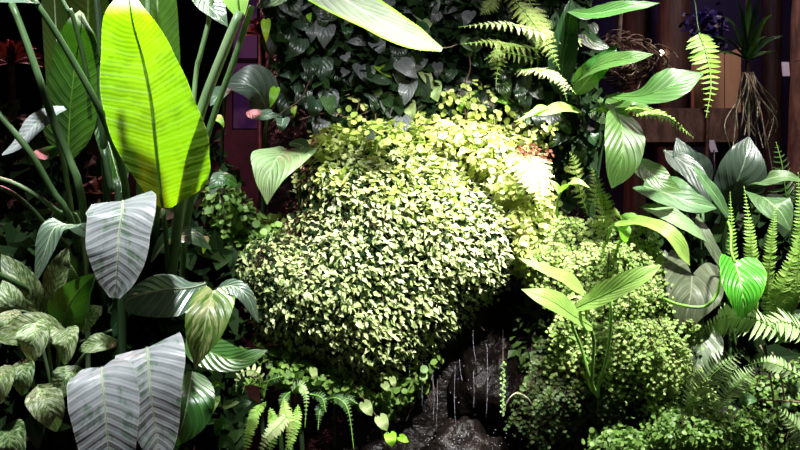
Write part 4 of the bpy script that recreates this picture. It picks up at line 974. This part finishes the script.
foliage(bl, br_, 240, (5, 8), M['bluefl'], T_RD, name='petals'); twigs(bl, br_, 14, (8, 20), .8)
stalk(br_, [(705,30,3.92),(706,90,3.93),(708,100,3.95)], 1.5, 2, 'stem', 'stem', ground=True)

# sword ferns right
def sword(label, base, fl, mat='ferngreen', Yr=None, pw=.36):
    rt = root('sword_fern', (P(*base).x, base[2]+.05, GROUND-.02), label, 'fern')
    for a in fl:
        a = dict(a); a.setdefault('mat', M[mat]); a.setdefault('pw', pw); fern(rt, **a)
    stalk(rt, [base, (base[0], base[1]+12, base[2]+.12), (base[0], base[1]+25, base[2]+.25)], 1.6, 3, 'stalkdark', 'rootstock', ground=True)
    return rt
sword('upright sword fern with narrow lime fronds at the right edge', (765,345,2.6), [
    dict(pts=[(757,330,2.6),(753,290,2.5),(751,240,2.46),(744,186,2.5)], hw=10, n=46, prof='mid', mat=M['ferngreen']),
    dict(pts=[(766,330,2.62),(768,285,2.54),(772,240,2.5),(776,204,2.5)], hw=9, n=42, prof='mid'),
    dict(pts=[(768,335,2.6),(776,305,2.46),(788,270,2.42),(802,228,2.42)], hw=12, n=36, prof='mid', mat=M['ferngreen']),
    dict(pts=[(776,340,2.62),(786,312,2.56),(798,285,2.54),(815,250,2.54)], hw=10, n=34, prof='mid'),
    dict(pts=[(742,330,2.68),(735,280,2.6),(732,230,2.58),(730,192,2.6)], hw=7, n=36, prof='mid'),
    dict(pts=[(785,330,2.6),(796,290,2.52),(800,230,2.48),(798,172,2.48)], hw=10, n=48, prof='mid'),
    dict(pts=[(778,345,2.62),(792,325,2.5),(806,312,2.5)], hw=10, n=24, prof='mid', mat=M['ferndark']),
    dict(pts=[(736,345,2.66),(733,325,2.62),(735,300,2.6)], hw=7, n=24, prof='mid', mat=M['ferndark'])])
sword('dim fern fronds behind the grey leaves at the right edge', (790,220,3.1), [
    dict(pts=[(790,215,3.1),(786,195,3.05),(782,165,3.0),(776,142,3.0)], hw=20, n=14, prof='tri', mat=M['ferndark']),
    dict(pts=[(796,215,3.1),(802,190,3.05),(806,150,3.0)], hw=16, n=14, prof='tri', mat=M['ferndark'])], pw=.2)
sword('grey-green fern with long drooping leaflets under the bright heart leaf', (790,375,2.45), [
    dict(pts=[(700,333,2.42),(722,318,2.36),(752,318,2.32),(792,338,2.32)][::-1], hw=20, n=22, prof='mid', mat=M['ferngrey'], N=(0,-.7,.7), pw=.2),
    dict(pts=[(820,360,2.4),(800,330,2.34),(780,322,2.32),(765,332,2.32)], hw=17, n=16, prof='mid', mat=M['ferngrey'], N=(0,-.7,.7), pw=.2)], 'ferngrey')
sword('pair of feathery fern fronds leaning right beside the marbled leaf', (700,420,2.4), [
    dict(pts=[(686,408,2.42),(700,388,2.36),(720,368,2.32),(745,348,2.32)], hw=16, n=26, prof='strap', mat=M['ferngrey'], pw=.16),
    dict(pts=[(714,412,2.4),(726,396,2.34),(740,382,2.31),(754,368,2.31)], hw=15, n=22, prof='strap', mat=M['ferngrey'], pw=.16)], 'ferngrey')
sword('broad pale fern fronds cut off by the right edge near the bottom', (815,400,2.3), [
    dict(pts=[(745,366,2.22),(765,362,2.16),(785,368,2.14),(812,384,2.14)][::-1], hw=10, n=18, prof='mid', mat=M['ferngrey'], pw=.34),
    dict(pts=[(818,462,2.2),(806,440,2.16),(794,424,2.14),(778,408,2.14)], hw=15, n=18, prof='mid', mat=M['ferngrey'], pw=.3)], 'ferngrey')
v = root('woody_shrub', (P(775,420,2.5).x, 2.55, GROUND-.02), 'thin reddish bare stems with a few round leaves at lower right', 'shrub')
for pts in ([(760,345,2.4),(768,365,2.4),(772,390,2.42),(775,430,2.5)], [(772,352,2.42),(780,375,2.42),(784,400,2.44),(780,440,2.5)], [(740,400,2.38),(765,400,2.4),(800,402,2.4)]):
    stalk(v, pts, .9, 1.1, 'root', 'stem', ground=pts[0][1] != 400)
for q in ([(782,415,2.4),(784,408,2.35),(790,402,2.35)], [(740,402,2.36),(748,399,2.33),(757,401,2.33)], [(790,392,2.4),(800,388,2.36),(806,394,2.36)]):
    leaf(v, q, 6, None, 'arumgreen', nv=12, nu=5)
# ground cover bottom right
gc = [('bright low ground cover with tiny leaves along the bottom right', [(590,440),(612,424),(645,430),(665,408),(700,398),(735,412),(752,402),(772,430),(770,462),(590,462)], 1700, 2.5, 'midg', 81),
      ('dark green ground cover at the bottom right corner', [(740,375),(830,350),(830,470),(755,470)], 700, 2.62, 'midg', 82),]
for lab, poly, n, Y0, mt, sd_ in gc:
    b = Bulge(poly, Y0, .14, 40, .05, sd_); cx = sum(p[0] for p in poly)/len(poly)
    rt = root('ground_cover', (P(cx, 460, Y0+.1).x, Y0+.1, GROUND-.02), lab, 'ground cover')
    foliage(b, rt, int(n*1.5), (3.2, 6.2), M[mt], T_RD, up=.7, thick=.05); twigs(b, rt, 30, (12, 30), .8); bulge_core(b, rt, back=.08)
    stalk(rt, [(cx, 440, Y0+.06), (cx, 470, Y0+.08)], 3, 4, 'stem', 'stem', ground=True)
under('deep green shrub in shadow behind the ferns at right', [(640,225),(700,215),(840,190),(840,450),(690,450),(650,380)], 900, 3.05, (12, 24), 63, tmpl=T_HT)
under('dark leafy shrub filling the shade at the foot of the maidenhair', [(515,300),(560,290),(640,300),(660,435),(510,435),(505,400)], 700, 2.98, (7, 14), 64, 'maidshade')

# lower-centre-left ferns
sword('bright little fern with finger-like leaflets below the mound at left', (262,400,2.6), [
    dict(pts=[(262,396,2.56),(262,380,2.48),(252,370,2.46),(238,376,2.46),(236,392,2.46)], hw=7, n=12, prof='mid', mat=M['fernpale'], pw=.5),
    dict(pts=[(264,398,2.56),(260,384,2.5),(248,380,2.46),(242,394,2.46)], hw=6, n=10, prof='mid', mat=M['ferngreen'], pw=.5),
    dict(pts=[(264,396,2.56),(268,382,2.52),(276,378,2.5),(284,376,2.5)], hw=6, n=10, prof='mid', mat=M['ferndark'], pw=.5)])
sword('drooping fern with bright jagged fronds at the bottom, left of the dark rock', (280,400,2.6), [
    dict(pts=[(266,402,2.54),(256,412,2.46),(250,430,2.44),(244,458,2.44)], hw=7, n=24, prof='strap', mat=M['ferngreen'], pw=.5),
    dict(pts=[(292,410,2.5),(280,424,2.44),(268,436,2.42),(256,460,2.42)], hw=9, n=20, prof='mid', mat=M['fernpale'], pw=.45),
    dict(pts=[(284,398,2.54),(285,412,2.48),(290,428,2.46),(284,458,2.46)], hw=8, n=24, prof='mid', mat=M['fernyel'], pw=.45),
    dict(pts=[(298,405,2.54),(296,420,2.48),(291,440,2.46),(286,460,2.46)], hw=7, n=20, prof='mid', mat=M['ferngreen'], pw=.45),
    dict(pts=[(270,408,2.56),(274,430,2.5),(266,462,2.5)], hw=8, n=20, prof='mid', mat=M['ferngreen'], pw=.45)])
sword('small blue-green fern frond pointing down beneath the mound', (300,390,2.65), [
    dict(pts=[(292,392,2.6),(300,386,2.54),(306,398,2.52),(305,428,2.52)], hw=7, n=22, prof='tri', mat=M['ferngrey'], pw=.4),
    dict(pts=[(290,392,2.6),(284,398,2.56),(280,410,2.55)], hw=6, n=12, prof='mid', mat=M['ferndark'], pw=.4),
    dict(pts=[(310,394,2.6),(322,398,2.56),(326,412,2.55)], hw=6, n=12, prof='mid', mat=M['ferndark'], pw=.4)])
sword('thin dark fern fronds arching over the bare rock', (335,400,2.7), [
    dict(pts=[(322,402,2.64),(336,398,2.56),(348,410,2.54),(354,450,2.54)], hw=6, n=26, prof='mid', mat=M['ferndark'], pw=.4),
    dict(pts=[(334,404,2.64),(345,398,2.58),(358,404,2.56)], hw=6, n=14, prof='mid', mat=M['ferndark'], pw=.4),
    dict(pts=[(326,402,2.64),(320,410,2.58),(318,430,2.57)], hw=6, n=16, prof='mid', mat=M['ferndark'], pw=.4)])
lw = root('low_seedling', (P(215,420,2.5).x, 2.55, GROUND-.02), 'low plant with a narrow bright strap leaf at the bottom, right of the green leaf', 'plant')
for pts, w_, mt in [([(220,395,2.44),(212,408,2.38),(202,430,2.38)], 4, 'brightlily'), ([(211,388,2.46),(217,384,2.42),(224,386,2.42)], 3.5, 'vlime'), ([(214,432,2.46),(224,424,2.4),(235,432,2.4)], 7, 'gloss'), ([(222,406,2.42),(230,404,2.4),(240,402,2.4)], 4, 'vpale'), ([(236,408,2.45),(244,404,2.42),(252,402,2.42)], 6, 'glossdark'), ([(218,444,2.44),(226,442,2.4),(236,450,2.4)], 7, 'gloss'), ([(206,356,2.44),(208,366,2.4),(213,374,2.4)],3,'brightlily')]:
    leaf(lw, pts, w_, None, mt, nv=16, nu=6)
    stalk(lw, [pts[0], (pts[0][0]+2, pts[0][1]+12, 2.5), (218,445,2.53)], .9, 1.2, 'stalk', ground=True)
sl = root('arching_stem', P(505, 410, 2.6), 'thin pale stem curving in a hook over the wet rock', 'stem')
v_, f_ = tube_data(spline([P(504,412,2.6), P(507,402,2.58), P(514,394,2.57), P(521,394,2.57), P(529,400,2.58), P(536,415,2.66), P(538,450,2.75)], 24), [.0022]*24, 6); build('stem', v_, f_, M['rootpale'], sl)
acc = ([], [], [])
for k in range(60):
    y = 362+k*.9; p = P(503+math.sin(k)*1.5, y, 2.62); put(acc, p, Vector((R.choice((-1,1)), -.3, -.2)), Vector((0,-1,.4)), R.uniform(1.4, 2.6)*2.6/F, T_RD, R.random())
ms = root('hanging_moss_strand', P(503, 362, 2.66), 'thin strand of yellow-green moss hanging in front of the wet rock', 'moss')
build('foliage', acc[0], acc[1], M['midg'], ms, rnd=acc[2], smooth=False)
v_, f_ = tube_data([P(503,330,2.78), P(503,360,2.63), P(503,416,2.62)], [.001]*3, 5); build('stem', v_, f_, M['stem'], ms)

# ================================================================== camera, light
cam = bpy.data.cameras.new('camera'); cam.sensor_width = 36; cam.lens = 36.0
co = bpy.data.objects.new('camera', cam); COL.objects.link(co); co.location = (0, 0, CZ); co.rotation_euler = (math.pi/2, 0, 0)
scn.camera = co; cam.clip_start = .05
def look(o, tgt): o.rotation_euler = (Vector(tgt)-o.location).to_track_quat('-Z', 'Y').to_euler()
def spot(loc, tgt, e, ang, col=(1,1,1), size=.04, blend=.5):
    l = bpy.data.lights.new('spot', 'SPOT'); l.energy = e; l.spot_size = math.radians(ang); l.spot_blend = blend; l.shadow_soft_size = size; l.color = col
    o = bpy.data.objects.new('spot_light', l); COL.objects.link(o); o.location = loc; look(o, tgt); return o
def area(loc, tgt, e, s, col=(1,1,1)):
    l = bpy.data.lights.new('area', 'AREA'); l.energy = e; l.size = s; l.color = col
    o = bpy.data.objects.new('area_light', l); COL.objects.link(o); o.location = loc; look(o, tgt); return o
spot((.50, .6, 2.75), (.02, 2.6, 1.32), 760, 32, (1, .97, .90), .03, .8)
spot((.80, 1.7, 3.5), (.34, 2.62, 1.6), 520, 24, (1, .97, .86), .03, 1.0)
spot((-.80, 3.15, 3.5), (-.74, 2.3, 1.72), 520, 24, (1, 1, .92), .03, .6)
spot((-.9, 1.4, 3.5), (-.75, 2.2, 1.2), 420, 62, (.95, .96, 1), .10, .8)
spot((.0, 1.0, 3.0), (-.05, 2.85, 2.0), 95, 30, (1, .98, 1), .05, 1.0)  # spot added to brighten the vine at the top
spot((1.25, 1.5, 3.4), (.95, 2.55, 1.35), 900, 52, (1, .98, .93), .06, .8)
area((1.4, 2.9, 3.4), (1.45, 3.6, 1.8), 20, .4, (1, .78, .8))
area((2.4, 5.2, 3.6), (1.6, 6.1, 1.8), 10, .4, (.45, .3, 1))
area((-1.8, 4.2, 3.2), (-1.6, 3.4, 1.6), 60, .5, (1, .35, .4))
wd = bpy.data.worlds.new('world'); scn.world = wd; wd.use_nodes = True
bg = wd.node_tree.nodes.get('Background') or wd.node_tree.nodes.new('ShaderNodeBackground')
bg.inputs[0].default_value = (.05, .045, .07, 1); bg.inputs[1].default_value = .3
scn.view_settings.view_transform = 'Standard'
scn.view_settings.look = 'None'
scn.view_settings.exposure = 0.15
